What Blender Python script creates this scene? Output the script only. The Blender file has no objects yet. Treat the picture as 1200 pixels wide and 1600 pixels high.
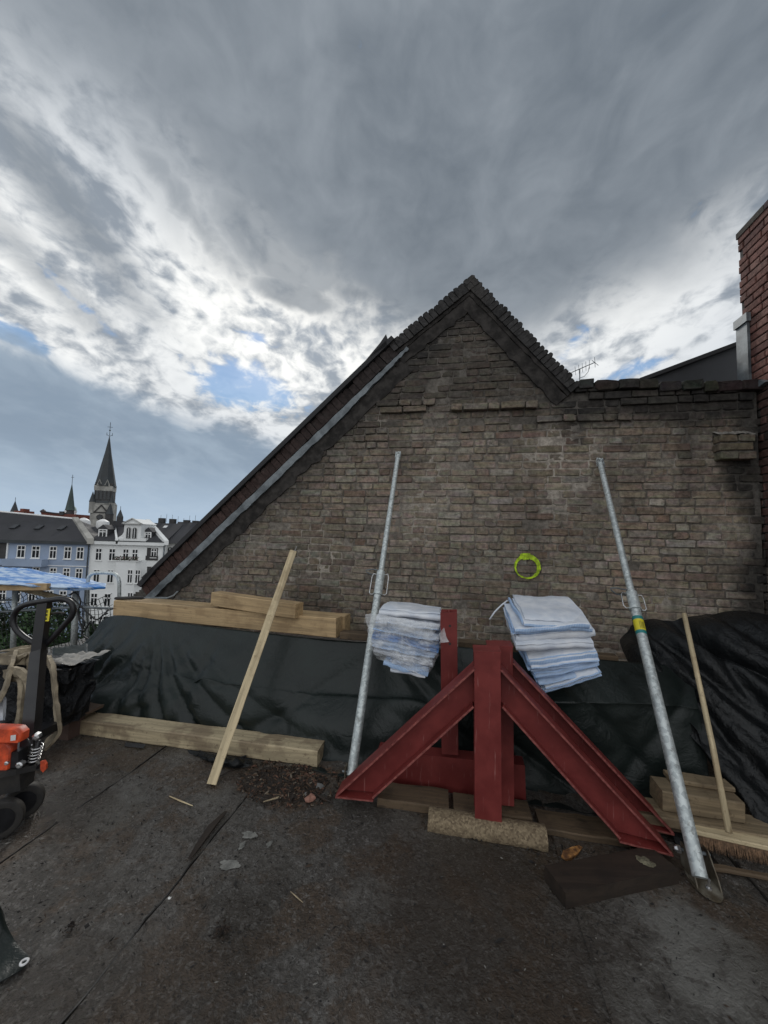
import bpy, bmesh, math, random
from mathutils import Vector, Matrix, noise
R = math.radians
random.seed(7)
sc = bpy.context.scene
C = bpy.context.collection

# ------------------------------------------------------------------ camera
PITCH, ROLL, CAMH, FPX = R(3.8), R(1.55), 1.55, 600.0
cam = bpy.data.objects.new('camera', bpy.data.cameras.new('camera')); C.objects.link(cam)
cam.data.sensor_fit = 'HORIZONTAL'; cam.data.sensor_width = 36; cam.data.lens = 18
cam.data.clip_start = 0.05; cam.data.clip_end = 6000
cam.matrix_world = Matrix.Translation((0, 0, CAMH)) @ Matrix.Rotation(R(90) + PITCH, 4, 'X') @ Matrix.Rotation(ROLL, 4, 'Z')
sc.camera = cam
sc.view_settings.view_transform = 'Standard'; sc.view_settings.look = 'None'
sc.view_settings.gamma = 1; sc.view_settings.use_curve_mapping = False
sc.view_settings.exposure = 0.22
sc.cycles.use_denoising = True
sc.cycles.max_bounces = 6; sc.cycles.transparent_max_bounces = 12
sc.cycles.sample_clamp_indirect = 4

# site survey: a pixel of the 1200x1600 photograph -> line of sight -> point on a plane
def sight_dir(px, py):
    a, b = px - 600, 800 - py
    c, s = math.cos(ROLL), math.sin(ROLL)
    x, y = a*c - b*s, a*s + b*c
    return Vector((x, FPX*math.cos(PITCH) - y*math.sin(PITCH), FPX*math.sin(PITCH) + y*math.cos(PITCH))).normalized()
EYE = Vector((0, 0, CAMH))
YAW = R(11)
E1 = Vector((math.cos(YAW), -math.sin(YAW), 0)); E2 = Vector((math.sin(YAW), math.cos(YAW), 0)); E3 = Vector((0, 0, 1))
def S(a, b, z=0.0): return E1*a + E2*b + E3*z            # site frame: a along the wall, b towards it
def sight(px, py, b):                                     # on the site plane b = const -> (a, b, z)
    d = sight_dir(px, py); p = EYE + d*((b - EYE.dot(E2))/d.dot(E2)); return (p.dot(E1), b, p.z)
def ground(px, py, z=0.0):                                # on a level plane -> (a, b, z)
    d = sight_dir(px, py); p = EYE + d*((z - CAMH)/d.z); return (p.dot(E1), p.dot(E2), z)
def far(px, py, Y):                                       # on a world plane y = const -> world point
    d = sight_dir(px, py); return EYE + d*(Y/d.y)
def W(t): return S(*t)

# ------------------------------------------------------------------ node helper
class Nd:
    def __init__(s, tree): s.t = tree; s.n = tree.nodes; s.l = tree.links
    def new(s, typ, **kw):
        n = s.n.new(typ)
        for k, v in kw.items(): setattr(n, k, v)
        return n
    def put(s, sock, v):
        if isinstance(v, bpy.types.NodeSocket): s.l.new(v, sock)
        elif v is not None: sock.default_value = v
    def m(s, op, a, b=None, c=None, clamp=False):
        n = s.new('ShaderNodeMath', operation=op, use_clamp=clamp)
        for i, v in enumerate((a, b, c)):
            if v is not None: s.put(n.inputs[i], v)
        return n.outputs[0]
    def add(s, a, b): return s.m('ADD', a, b)
    def sub(s, a, b): return s.m('SUBTRACT', a, b)
    def mul(s, a, b): return s.m('MULTIPLY', a, b)
    def v(s, op, a, b=None, scale=None):
        n = s.new('ShaderNodeVectorMath', operation=op)
        s.put(n.inputs[0], a)
        if b is not None: s.put(n.inputs[1], b)
        if scale is not None: s.put(n.inputs['Scale'], scale)
        return n.outputs['Value'] if op in ('DOT_PRODUCT', 'LENGTH', 'DISTANCE') else n.outputs[0]
    def noise(s, vec, scale=5, detail=4, rough=.5, dist=0, out=0):
        n = s.new('ShaderNodeTexNoise'); n.noise_dimensions = '3D'
        s.put(n.inputs['Vector'], vec); s.put(n.inputs['Scale'], scale); n.inputs['Detail'].default_value = detail
        n.inputs['Roughness'].default_value = rough; n.inputs['Distortion'].default_value = dist
        return n.outputs[out]
    def vor(s, vec, scale=5, feature='F1', out='Distance', rnd=1):
        n = s.new('ShaderNodeTexVoronoi', feature=feature); s.put(n.inputs['Vector'], vec)
        n.inputs['Scale'].default_value = scale; n.inputs['Randomness'].default_value = rnd
        return n.outputs[out]
    def ss(s, x, lo, hi, a=0.0, b=1.0):
        n = s.new('ShaderNodeMapRange', interpolation_type='SMOOTHSTEP'); n.clamp = True
        s.put(n.inputs[0], x); s.put(n.inputs[1], lo); s.put(n.inputs[2], hi); s.put(n.inputs[3], a); s.put(n.inputs[4], b)
        return n.outputs[0]
    def mix(s, f, a, b, mode='MIX'):
        n = s.new('ShaderNodeMix', data_type='RGBA', blend_type=mode)
        n.clamp_factor = True
        s.put(n.inputs[0], f)
        for i, v in ((6, a), (7, b)):
            if isinstance(v, (tuple, list)) and len(v) == 3: v = (*v, 1)
            s.put(n.inputs[i], v)
        return n.outputs[2]
    def comb(s, x, y, z):
        n = s.new('ShaderNodeCombineXYZ')
        for i, q in enumerate((x, y, z)): s.put(n.inputs[i], q)
        return n.outputs[0]
    def sep(s, v):
        n = s.new('ShaderNodeSeparateXYZ'); s.put(n.inputs[0], v); return n.outputs

# ------------------------------------------------------------------ sky
SUN_EL, SUN_AZ = R(36), R(-9)          # behind the broken cloud, beyond the gable
world = bpy.data.worlds.new('World'); sc.world = world; world.use_nodes = True
def make_sky():
    t = world.node_tree; t.nodes.clear(); q = Nd(t)
    bg = q.new('ShaderNodeBackground'); out = q.new('ShaderNodeOutputWorld'); t.links.new(bg.outputs[0], out.inputs[0])
    nis = q.new('ShaderNodeTexSky', sky_type='NISHITA'); nis.sun_disc = False
    nis.sun_elevation = SUN_EL; nis.sun_rotation = SUN_AZ; nis.air_density = 1.0; nis.dust_density = 0.6; nis.ozone_density = 2.0
    tc = q.new('ShaderNodeTexCoord'); d = tc.outputs['Generated']
    x, y, z = q.sep(d)
    k = q.m('DIVIDE', 1.0, q.add(q.m('MAXIMUM', z, 0.0), 0.16))
    # cloud plane, turned so that the streets of cloud run away to the left of the gable
    a = R(-4); ca, sa = math.cos(a), math.sin(a)
    u = q.mul(q.sub(q.mul(x, ca), q.mul(y, sa)), k)
    v = q.mul(q.add(q.mul(x, sa), q.mul(y, ca)), k)
    p = q.comb(u, v, 0.0)
    wrp = q.v('SUBTRACT', q.noise(p, 1.3, 3, .5, 0, 1), (.5, .5, .5))
    pw = q.v('ADD', p, q.v('SCALE', wrp, scale=.20))
    pu, pv, _ = q.sep(pw)
    big = q.noise(q.comb(q.mul(pu, 1.5), q.mul(pv, .8), 1.3), 1.0, 4, .5)
    mid = q.noise(q.comb(q.mul(pu, 4.4), q.mul(pv, 1.7), 4.2), 1.0, 6, .50, .45)
    rip = q.noise(q.comb(q.mul(pu, 12.5), q.mul(pv, 10.0), 7.7), 1.0, 6, .58, .5)
    # puffs that keep their size across the sky, streaked along the streets
    dw = q.v('ADD', d, q.v('SCALE', wrp, scale=.10))
    puf = q.noise(q.v('MULTIPLY', dw, (9.0, 6.5, 13.0)), 1.0, 6, .52, .5)
    fin = q.noise(q.v('MULTIPLY', dw, (26.0, 19.0, 38.0)), 1.0, 5, .52, .4)
    F_, G_ = (q.mul(q.sub(n_, .5), 3.0) for n_ in (puf, fin))
    B_, M_, P_ = (q.mul(q.sub(n_, .5), s_) for n_, s_ in ((big, 2.6), (mid, 2.6), (rip, 2.6)))   # about -1..1
    def blob(px, py, w):                       # 1 at the direction, falling off smoothly over w degrees
        c = q.v('DOT_PRODUCT', d, tuple(sight_dir(px, py)))
        return q.ss(c, math.cos(R(w)), 1.0)
    def patch(px, py, w, h, rot=0):            # elongated gaussian round a direction (w, h degrees)
        f = sight_dir(px, py); r_ = f.cross(Vector((0, 0, 1))).normalized(); u_ = r_.cross(f)
        c, s = math.cos(R(rot)), math.sin(R(rot)); r2, u2 = r_*c+u_*s, u_*c-r_*s
        a_ = q.m('DIVIDE', q.v('DOT_PRODUCT', d, tuple(r2)), math.sin(R(w))); b_ = q.m('DIVIDE', q.v('DOT_PRODUCT', d, tuple(u2)), math.sin(R(h)))
        front = q.m('GREATER_THAN', q.v('DOT_PRODUCT', d, tuple(f)), 0.0)
        return q.mul(front, q.m('EXPONENT', q.mul(q.add(q.mul(a_, a_), q.mul(b_, b_)), -1.0)))
    # sunlit thin rippled layer
    glow = q.m('MAXIMUM', patch(470, 515, 27, 14, -6), q.mul(patch(960, 480, 17, 12, 30), .62))
    glow = q.m('MAXIMUM', glow, q.mul(patch(60, 440, 25, 14, -32), .72))
    glow = q.add(glow, q.mul(patch(500, 440, 8, 4, 0), .4))
    tex = q.add(q.add(q.add(q.mul(M_, .52), q.mul(P_, .34)), q.add(q.mul(F_, .42), q.mul(G_, .36))), q.mul(glow, .26))
    lit = q.ss(tex, -.30, .40)
    bright = q.mix(glow, (.50, .545, .60), (.99, .985, .95))
    dim = q.mix(glow, (.20, .235, .28), (.31, .35, .40))
    thin = q.mix(lit, dim, bright)
    # thick grey layer overhead with a soft ragged lower edge
    over = q.add(q.add(z, q.mul(B_, .07)), q.add(q.mul(M_, .03), q.mul(F_, .05)))
    over = q.add(over, q.mul(patch(760, 330, 15, 14), .20))
    over = q.sub(over, q.mul(patch(60, 300, 14, 20, 0), .16))
    thick = q.ss(over, .42, .66)
    for (px, py, w, h, rot, amp) in ((455, 378, 10, 5.2, -14, 1.1), (462, 460, 6, 2.0, -4, .95), (565, 448, 6, 2.8, 4, .85), (300, 330, 12, 2.6, -38, .6), (110, 330, 13, 3.0, -40, .6), (60, 420, 12, 2.2, -36, .5), (700, 420, 9, 7, 20, .7)):
        g = q.mul(patch(px, py, w, h, rot), amp)
        thick = q.m('MAXIMUM', thick, q.mul(q.ss(q.add(g, q.add(q.mul(F_, .26), q.mul(G_, .16))), .12, .72), .85))
    grey = q.mix(q.ss(q.add(q.add(q.mul(M_, .10), q.mul(patch(200, 120, 34, 26), .35)), q.add(q.mul(F_, .42), q.add(q.mul(G_, .12), q.mul(B_, .5)))), -.70, .85), (.125, .15, .18), (.270, .302, .338))
    cloud = q.mix(thick, thin, grey)
    # blue gaps torn by the ripples
    gap = q.mul(patch(385, 606, 7.0, 3.2, -8), 1.15)
    for (px, py, w, h, rot, amp) in ((25, 525, 5, 1.5, -14, .86), (985, 578, 5, 1.2, 8, .74), (890, 545, 4, 1.2, 45, .5), (135, 482, 4.5, .8, -32, .6), (400, 530, 2.2, 1.2, 0, .7)):
        gap = q.m('MAXIMUM', gap, q.mul(patch(px, py, w, h, rot), amp))
    gap = q.mul(q.ss(q.sub(gap, q.add(q.mul(F_, .34), q.add(q.mul(G_, .42), q.mul(P_, .25)))), .36, .86), .88)
    blue = q.mix(.72, q.v('SCALE', nis.outputs[0], scale=.11), (.135, .29, .54))
    blue = q.mix(q.ss(z, .42, .22), blue, (.26, .42, .62))
    col = q.mix(gap, cloud, blue)
    # smooth blue-grey bank low down
    az = q.m('DIVIDE', x, q.m('MAXIMUM', y, .05))
    lowl = q.add(q.add(z, q.add(q.mul(F_, .026), q.mul(G_, .012))), q.mul(q.m('MINIMUM', q.m('MAXIMUM', q.add(az, .42), -.6), .6), .16))
    bank = q.ss(lowl, .275, .215)
    bcol = q.mix(q.ss(z, .02, .20), (.37, .47, .585), (.225, .29, .37))
    bcol = q.mix(q.mul(q.ss(q.add(q.mul(M_, .6), q.mul(F_, .5)), -.25, .7), .42), bcol, (.38, .47, .56))
    col = q.mix(q.mul(bank, .96), col, bcol)
    # beyond the frame the broken layer simply goes on, lit from the far side
    back = q.ss(y, .25, -.55)
    bcl = q.mix(q.ss(tex, -.5, .6), (.62, .66, .70), (.98, .99, 1.0))
    col = q.mix(back, col, bcl)
    col = q.mix(q.ss(z, -.03, -.15), col, (.10, .10, .10))
    n = q.v('SCALE', col, scale=10.0)
    t.links.new(n, bg.inputs[0]); bg.inputs[1].default_value = 0.10
    world.cycles.sampling_method = 'MANUAL'; world.cycles.sample_map_resolution = 512
make_sky()
sun = bpy.data.objects.new('sun', bpy.data.lights.new('sun', 'SUN')); C.objects.link(sun)
sun.data.energy = 1.3; sun.data.angle = R(14); sun.data.color = (1, .96, .9)
sd = Vector((math.sin(SUN_AZ)*math.cos(SUN_EL), math.cos(SUN_AZ)*math.cos(SUN_EL), math.sin(SUN_EL)))
sun.rotation_euler = sd.to_track_quat('Z', 'Y').to_euler()

# ------------------------------------------------------------------ mesh builder
def fb(p, f=1.0, o=3): return noise.fractal(Vector(p)*f, 1.0, 2.0, o)       # about -1..1
class MB:
    def __init__(s): s.v = []; s.f = []; s.c = []; s.l = []
    def add(s, vs, fs, c=(1, 1, 1), lc=None):
        o = len(s.v); s.v += [Vector(p) for p in vs]; s.f += [tuple(i+o for i in f) for f in fs]
        s.c += list(c) if (c and isinstance(c[0], (tuple, list))) else [c]*len(vs)
        s.l += lc if lc else [(p[0], p[1], p[2]) for p in vs]
        return s
    def hexa(s, o, x, y, z, c=(1, 1, 1)):          # corner + three edge vectors
        o, x, y, z = map(Vector, (o, x, y, z))
        vs = [o, o+x, o+x+y, o+y, o+z, o+x+z, o+x+y+z, o+y+z]
        fs = [(0, 3, 2, 1), (4, 5, 6, 7), (0, 1, 5, 4), (1, 2, 6, 5), (2, 3, 7, 6), (3, 0, 4, 7)]
        if x.cross(y).dot(z) < 0: fs = [f[::-1] for f in fs]
        L = (x.length, y.length, z.length); r = [random.uniform(0, 9) for _ in range(3)]
        lc = [(r[0]+i*L[0], r[1]+j*L[1], r[2]+k*L[2]) for (i, j, k) in ((0,0,0),(1,0,0),(1,1,0),(0,1,0),(0,0,1),(1,0,1),(1,1,1),(0,1,1))]
        return s.add(vs, fs, c, lc)
    def sweep(s, path, sec, up, c=(1, 1, 1), disp=None, closed=False, caps=True, scale=None):
        path = [Vector(p) for p in path]; up = Vector(up); n = len(sec); N = len(path)
        vs = []; lc = []; r = [random.uniform(0, 9) for _ in range(3)]; L = 0; pu = up
        for i, p in enumerate(path):
            if closed: t = path[(i+1) % N] - path[i-1]
            else: t = path[min(i+1, N-1)] - path[max(i-1, 0)]
            t.normalize()
            if i: L += (p-path[i-1]).length
            u_ = pu - t*pu.dot(t)
            if u_.length < 1e-5: u_ = t.orthogonal()
            u_.normalize(); pu = u_; sd_ = t.cross(u_); k = scale(i/(max(1, N-1))) if scale else 1
            for (sx, sy) in sec:
                w = p + sd_*sx*k + u_*sy*k
                if disp: w = disp(w)
                vs.append(w); lc.append((r[0]+L, r[1]+sx, r[2]+sy))
        fs = []
        for i in range(N if closed else N-1):
            j = (i+1) % N
            for q in range(n): fs.append((i*n+q, i*n+(q+1) % n, j*n+(q+1) % n, j*n+q))
        fs = [f[::-1] for f in fs]
        area = sum(sec[q][0]*sec[(q+1) % n][1]-sec[(q+1) % n][0]*sec[q][1] for q in range(n))
        if caps and not closed:
            fs.append(tuple(range(n))); fs.append(tuple((N-1)*n+q for q in range(n-1, -1, -1)))
        if area > 0: fs = [f[::-1] for f in fs]
        return s.add(vs, fs, c, lc)
    def tube(s, path, r, n=8, closed=False, c=(1, 1, 1), scale=None):
        sec = [(r*math.cos(2*math.pi*i/n), r*math.sin(2*math.pi*i/n)) for i in range(n)]
        d = Vector(path[1])-Vector(path[0])
        return s.sweep(path, sec, d.orthogonal(), c, closed=closed, scale=scale)
    def beam(s, p0, p1, w, h, up=(0, 0, 1), ch=.006, seg=8, jit=.0015, c=(1, 1, 1), bow=0):
        p0, p1 = Vector(p0), Vector(p1)
        W2, H2 = w/2, h/2
        sec = [(-W2+ch, -H2), (W2-ch, -H2), (W2, -H2+ch), (W2, H2-ch), (W2-ch, H2), (-W2+ch, H2), (-W2, H2-ch), (-W2, -H2+ch)]
        path = [p0.lerp(p1, i/seg)+Vector((0, 0, bow*math.sin(math.pi*i/seg))) for i in range(seg+1)]
        ex = ch*.6/max((p1-p0).length, .01)
        def dp(q): return q + Vector((fb(q, 9, 2), fb(q+Vector((7, 1, 3)), 9, 2), fb(q+Vector((3, 9, 2)), 9, 2)))*jit
        return s.sweep(path, sec, up, c, dp)
    def lathe(s, o, ax, prof, n=16, c=(1, 1, 1)):      # prof: (radius, distance along ax)
        o, ax = Vector(o), Vector(ax).normalized(); x = ax.orthogonal().normalized(); y = ax.cross(x)
        vs = [o + ax*h + (x*math.cos(2*math.pi*i/n)+y*math.sin(2*math.pi*i/n))*max(r, 1e-4) for (r, h) in prof for i in range(n)]
        fs = []
        for k in range(len(prof)-1):
            for i in range(n):
                j = (i+1) % n; fs.append((k*n+i, k*n+j, (k+1)*n+j, (k+1)*n+i))
        fs.append(tuple(range(n-1, -1, -1))); fs.append(tuple((len(prof)-1)*n+i for i in range(n)))
        return s.add(vs, fs, c)
    def grid(s, fn, nu, nv, c=None, two=0.0):
        vs = []; cs = []
        for j in range(nv+1):
            for i in range(nu+1):
                p = Vector(fn(i/nu, j/nv)); vs.append(p); cs.append(c(p) if callable(c) else (c or (1, 1, 1)))
        fs = [(j*(nu+1)+i, j*(nu+1)+i+1, (j+1)*(nu+1)+i+1, (j+1)*(nu+1)+i) for j in range(nv) for i in range(nu)]
        lc = [(i/nu*2, j/nv*2, 0) for j in range(nv+1) for i in range(nu+1)]
        return s.add(vs, fs, cs, lc)
    def prism(s, poly, depth, c=(1, 1, 1)):            # planar polygon (points) pushed along a vector
        poly = [Vector(p) for p in poly]; depth = Vector(depth); n = len(poly)
        nrm = Vector((0, 0, 0))
        for i in range(n): nrm += (poly[i]-poly[0]).cross(poly[(i+1) % n]-poly[0])
        vs = poly + [p+depth for p in poly]
        fs = [tuple(range(n-1, -1, -1)), tuple(range(n, 2*n))] + [(i, (i+1) % n, (i+1) % n+n, i+n) for i in range(n)]
        if nrm.dot(depth) < 0: fs = [f[::-1] for f in fs]
        return s.add(vs, fs, c)
    def build(s, name, mat, parent=None, smooth=False, thick=0, off=-1):
        o0 = Vector((0, 0, 0)); q = parent
        while q is not None: o0 += q.location; q = q.parent
        org = Vector((0, 0, 0))
        if s.v:
            lo = Vector([min(p[i] for p in s.v) for i in range(3)]); hi = Vector([max(p[i] for p in s.v) for i in range(3)])
            org = Vector(((lo.x+hi.x)/2, (lo.y+hi.y)/2, lo.z))
        me = bpy.data.meshes.new(name); me.from_pydata([p-org for p in s.v], [], s.f)
        a = me.attributes.new('tint', 'FLOAT_COLOR', 'POINT'); a.data.foreach_set('color', [x for c in s.c for x in (c[0], c[1], c[2], 1)])
        a = me.attributes.new('lc', 'FLOAT_VECTOR', 'POINT'); a.data.foreach_set('vector', [x for l in s.l for x in l])
        if smooth: me.polygons.foreach_set('use_smooth', [True]*len(me.polygons))
        me.materials.append(mat)
        o = bpy.data.objects.new(name, me); C.objects.link(o); o.location = org-o0
        if parent: o.parent = parent
        if smooth == 'auto':
            me.set_sharp_from_angle(angle=R(38))
        if thick:
            md = o.modifiers.new('thickness', 'SOLIDIFY'); md.thickness = thick; md.offset = off
        return o
def tag(o, label=None, cat=None, group=None, kind=None):
    if label: o['label'] = label
    if cat: o['category'] = cat
    if group: o['group'] = group
    if kind: o['kind'] = kind
    return o
def root(name, loc, label, cat, group=None):
    o = bpy.data.objects.new(name, None); C.objects.link(o); o.location = loc; o.empty_display_size = .1
    return tag(o, label, cat, group)
def catmull(P, t):
    n = len(P)-1; x = min(max(t, 0), 1)*n; i = min(int(x), n-1); f = x-i
    p0, p1, p2, p3 = (P[max(i-1, 0)], P[i], P[i+1], P[min(i+2, n)])
    return p1 + ((p2-p0)*f + (p0*2-p1*5+p2*4-p3)*f*f + (p1*3-p0-p2*3+p3)*f*f*f)*.5
def sheet(rows, nu, nv, wr, mb=None):                 # control rows of world points -> draped sheet with creases wr(p,u,v,n)
    rows = [[Vector(p) for p in r] for r in rows]
    def base(u, v): return catmull([catmull(r, u) for r in rows], v)
    def fn(u, v):
        p = base(u, v); e = .004
        n = (base(min(u+e, 1), v)-base(max(u-e, 0), v)).cross(base(u, min(v+e, 1))-base(u, max(v-e, 0)))
        n = n.normalized() if n.length > 1e-9 else Vector((0, 0, 1))
        return p + n*wr(p, u, v)
    return (mb or MB()).grid(fn, nu, nv)
def ridge(p, f, o=3): return 1-abs(fb(p, f, o))*2

# ------------------------------------------------------------------ materials
def M(name, build):
    m = bpy.data.materials.new(name); m.use_nodes = True; t = m.node_tree; t.nodes.clear(); q = Nd(t)
    out = q.new('ShaderNodeOutputMaterial'); b = q.new('ShaderNodeBsdfPrincipled'); t.links.new(b.outputs[0], out.inputs[0])
    q.b = b; q.out = out
    tc = q.new('ShaderNodeTexCoord'); q.obj = tc.outputs['Object']
    g = q.new('ShaderNodeNewGeometry'); q.pos = g.outputs['Position']
    def attr(nm):
        a = q.new('ShaderNodeAttribute'); a.attribute_name = nm; return a
    q.tint = lambda: attr('tint').outputs['Color']
    q.lc = lambda: attr('lc').outputs['Vector']
    def setc(c, r=.6, metal=0, spec=.5):
        if isinstance(c, tuple): c = (*c, 1)
        q.put(b.inputs['Base Color'], c); q.put(b.inputs['Roughness'], r); b.inputs['Metallic'].default_value = metal
        b.inputs['Specular IOR Level'].default_value = spec
    def bump(h, st=.3, d=.01):
        n = q.new('ShaderNodeBump'); n.inputs['Strength'].default_value = st; n.inputs['Distance'].default_value = d
        q.put(n.inputs['Height'], h); t.links.new(n.outputs[0], b.inputs['Normal'])
    q.setc = setc; q.bump = bump
    build(q); return m
def simple(name, c, r=.6, var=.25, scale=6, bst=.15, bsc=60, metal=0, c2=None, spec=.5):
    def f(q):
        n = q.noise(q.obj, scale, 5, .6); n2 = q.noise(q.obj, bsc, 4, .6)
        d = c2 or tuple(x*(1-var) for x in c); e = tuple(min(x*(1+var*.6), .95) for x in c)
        col = q.mix(q.ss(n, .35, .68), d, e); col = q.mix(q.mul(q.ss(n2, .5, .8), .25), col, d)
        q.setc(col, q.ss(n, .3, .7, max(r-.1, .05), min(r+.1, 1)), metal, spec); q.bump(n2, bst, .004)
    return M(name, f)
def wood(name, c, dark, r=.65, stain=.4):
    def f(q):
        lx, ly, lz = q.sep(q.lc())
        g = q.noise(q.comb(q.mul(lx, 1.6), q.mul(ly, 34), q.mul(lz, 34)), 1, 5, .6, .8)
        rings = q.noise(q.comb(q.mul(lx, .35), q.mul(ly, 9), q.mul(lz, 9)), 1, 2, .5, 1.2)
        rr = q.m('FRACT', q.mul(rings, 9))
        kn = q.vor(q.comb(q.mul(lx, 3.1), q.mul(ly, 11), q.mul(lz, 11)), 1)
        blot = q.noise(q.pos, 4.5, 5, .6); sp = q.noise(q.pos, 38, 4, .7)
        col = q.mix(q.ss(g, .38, .66), tuple(min(x*1.08, .9) for x in c), tuple(x*.70 for x in c))
        col = q.mix(q.mul(q.ss(rr, .55, 1), .35), col, tuple(x*.62 for x in c))
        col = q.mix(q.mul(q.ss(kn, .13, .04), .8), col, dark)
        col = q.mix(q.mul(q.ss(blot, .48, .62), stain*.8), col, dark)
        col = q.mix(q.mul(q.ss(sp, .57, .68), stain*.9), col, dark)
        q.setc(col, r); q.bump(q.add(g, q.mul(sp, .5)), .25, .004)
    return M(name, f)
def brickmat(name, sp=.5):
    def f(q):
        n = q.noise(q.pos, 26, 6, .65); n2 = q.noise(q.pos, 110, 4, .65); n3 = q.noise(q.pos, 3.2, 5, .6)
        col = q.mix(q.ss(n, .34, .66), q.v('SCALE', q.tint(), scale=.62), q.v('SCALE', q.tint(), scale=1.2))
        big_ = q.noise(q.pos, 1.1, 5, .62, .6); str_ = q.noise(q.v('MULTIPLY', q.pos, (5, 5, .7)), 1, 5, .6)
        col = q.mix(q.mul(q.ss(n2, .56, .74), .5), col, q.v('SCALE', q.tint(), scale=.35))
        col = q.mix(q.mul(q.ss(big_, .50, .66), .34), col, q.v('SCALE', q.tint(), scale=.45))
        col = q.mix(q.mul(q.ss(str_, .56, .70), .30), col, (.075, .066, .056))
        col = q.mix(q.mul(q.ss(n3, .56, .74), .14), col, (.30, .28, .26))
        q.setc(col, .88, 0, .25); q.bump(q.add(n, q.mul(n2, .7)), .65, .006)
    return M(name, f)
def bitumen(q):
    pz = q.pos; px_, py_, _ = q.sep(pz)
    a = q.noise(pz, 1.3, 5, .6); b_ = q.noise(pz, 2.4, 6, .64, .4); g = q.noise(pz, 44, 4, .68, .9); h = q.noise(pz, 15, 6, .7, .8); f = q.noise(pz, 120, 3, .7)
    wv = q.v('ADD', pz, q.v('SCALE', q.noise(pz, 20, 3, .6, 0, 1), scale=.03))
    fl1 = q.vor(q.v('MULTIPLY', wv, (1, .62, 1)), 72, 'F1', 'Color'); fl2 = q.vor(q.v('MULTIPLY', wv, (.7, 1, 1)), 150, 'F1', 'Color')
    ed = q.vor(q.v('MULTIPLY', wv, (1, .62, 1)), 72, 'DISTANCE_TO_EDGE')
    c1, c2 = q.sep(fl1)[0], q.sep(fl2)[1]
    col = q.mix(q.ss(a, .38, .64), (.062, .055, .047), (.125, .114, .101))
    col = q.mix(q.mul(q.ss(b_, .47, .57), .80), col, (.088, .060, .039))            # brown silt
    col = q.mix(q.mul(q.ss(h, .56, .68), .55), col, (.145, .137, .125))              # scuffed dry felt
    col = q.mix(q.mul(q.ss(c1, .60, .98), .42), col, (.026, .020, .015))             # bark flakes trodden in
    col = q.mix(q.mul(q.ss(c1, .12, .03), .38), col, (.20, .19, .175))               # mineral flakes
    col = q.mix(q.mul(q.ss(c2, .62, .95), .45), col, (.022, .019, .016))
    col = q.mix(q.mul(q.ss(c2, .10, .02), .42), col, (.22, .21, .20))
    col = q.mix(q.mul(q.ss(g, .56, .66), .55), col, (.026, .020, .016))
    wob = q.v('ADD', pz, q.v('SCALE', q.v('SUBTRACT', q.noise(pz, 3.2, 5, .65, 0, 1), (.5, .5, .5)), scale=.55))
    for (gx, gy, gr_, ga) in ((1110, 1490, .30, .85), (1000, 1560, .16, .5), (560, 1400, .16, .35), (190, 1262, .20, .45), (330, 1240, .16, .3)):
        g0 = W(ground(gx, gy)); gm = q.mul(q.ss(q.v('DISTANCE', q.v('MULTIPLY', wob, (1, 1, 0)), tuple(g0)), gr_, gr_*.45), q.ss(h, .34, .50))
        col = q.mix(q.mul(gm, ga), col, (.185, .178, .160))                          # pale dried patches; the left ones paint wet glints as pale colour
    wet = q.ss(q.noise(q.v('ADD', pz, (3.1, .4, 0)), .9, 4, .6), .50, .60)
    damp = q.ss(q.add(q.v('DISTANCE', pz, tuple(S(.15, 1.75, 0))), q.mul(h, .5)), 1.0, .55)    # damp stretch in front of the steel
    wet = q.m('MAXIMUM', q.mul(wet, .6), q.mul(damp, .8))
    col = q.mix(q.mul(wet, .70), col, (.030, .022, .015))
    q.setc(col, q.ss(q.add(wet, q.mul(f, .35)), .05, .9, .50, .17), 0, .5)
    q.bump(q.add(q.mul(g, .8), q.add(q.mul(f, .4), q.add(q.mul(c1, .22), q.mul(h, 1.1)))), .8, .013)
m_bead = simple('bitumen_bead', (.020, .018, .016), .5, .4, 20, .4, 80)
m_bit = M('bitumen_felt', bitumen)
m_brick = brickmat('old_brick')
m_mortar = brickmat('old_mortar')
m_band = simple('sooted_render', (.046, .042, .039), .9, .55, 11, 1.0, 34, 0, None, .2)
m_zinc = simple('weathered_zinc', (.21, .235, .25), .5, .5, 5, .15, 60, .3, (.10, .115, .125))
m_felt = simple('roof_felt', (.03, .03, .032), .8, .3)
m_wood = wood('fresh_spruce', (.49, .345, .185), (.19, .11, .05), .65, .40)
m_woodg = wood('dusty_spruce', (.47, .385, .245), (.14, .095, .06), .75, .75)
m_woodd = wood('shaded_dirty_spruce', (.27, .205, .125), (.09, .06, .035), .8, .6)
m_woodp = wood('pale_batten', (.64, .52, .325), (.24, .165, .09), .7, .5)
m_woodo = wood('old_board', (.125, .085, .05), (.035, .024, .015), .8, .6)
m_woodk = wood('wet_dark_board', (.034, .023, .016), (.012, .009, .007), .6, .6)
def redsteel(q):
    n = q.noise(q.pos, 7, 5, .6); s_ = q.noise(q.v('MULTIPLY', q.pos, (70, 70, 5)), 1, 4, .6); e = q.noise(q.pos, 45, 5, .7)
    col = q.mix(q.ss(n, .35, .7), (.142, .0215, .0195), (.205, .033, .029))
    col = q.mix(q.mul(q.ss(s_, .63, .70), .5), col, (.36, .17, .155))
    col = q.mix(q.mul(q.ss(e, .66, .76), .5), col, (.09, .018, .014))
    q.setc(col, q.ss(n, .3, .7, .42, .6), 0, .4); q.bump(e, .12, .003)
m_red = M('oxide_red_steel', redsteel)
m_rededge = simple('chipped_red_edge', (.24, .07, .058), .6, .5, 40, .3, 90, 0, (.15, .036, .033))
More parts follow.
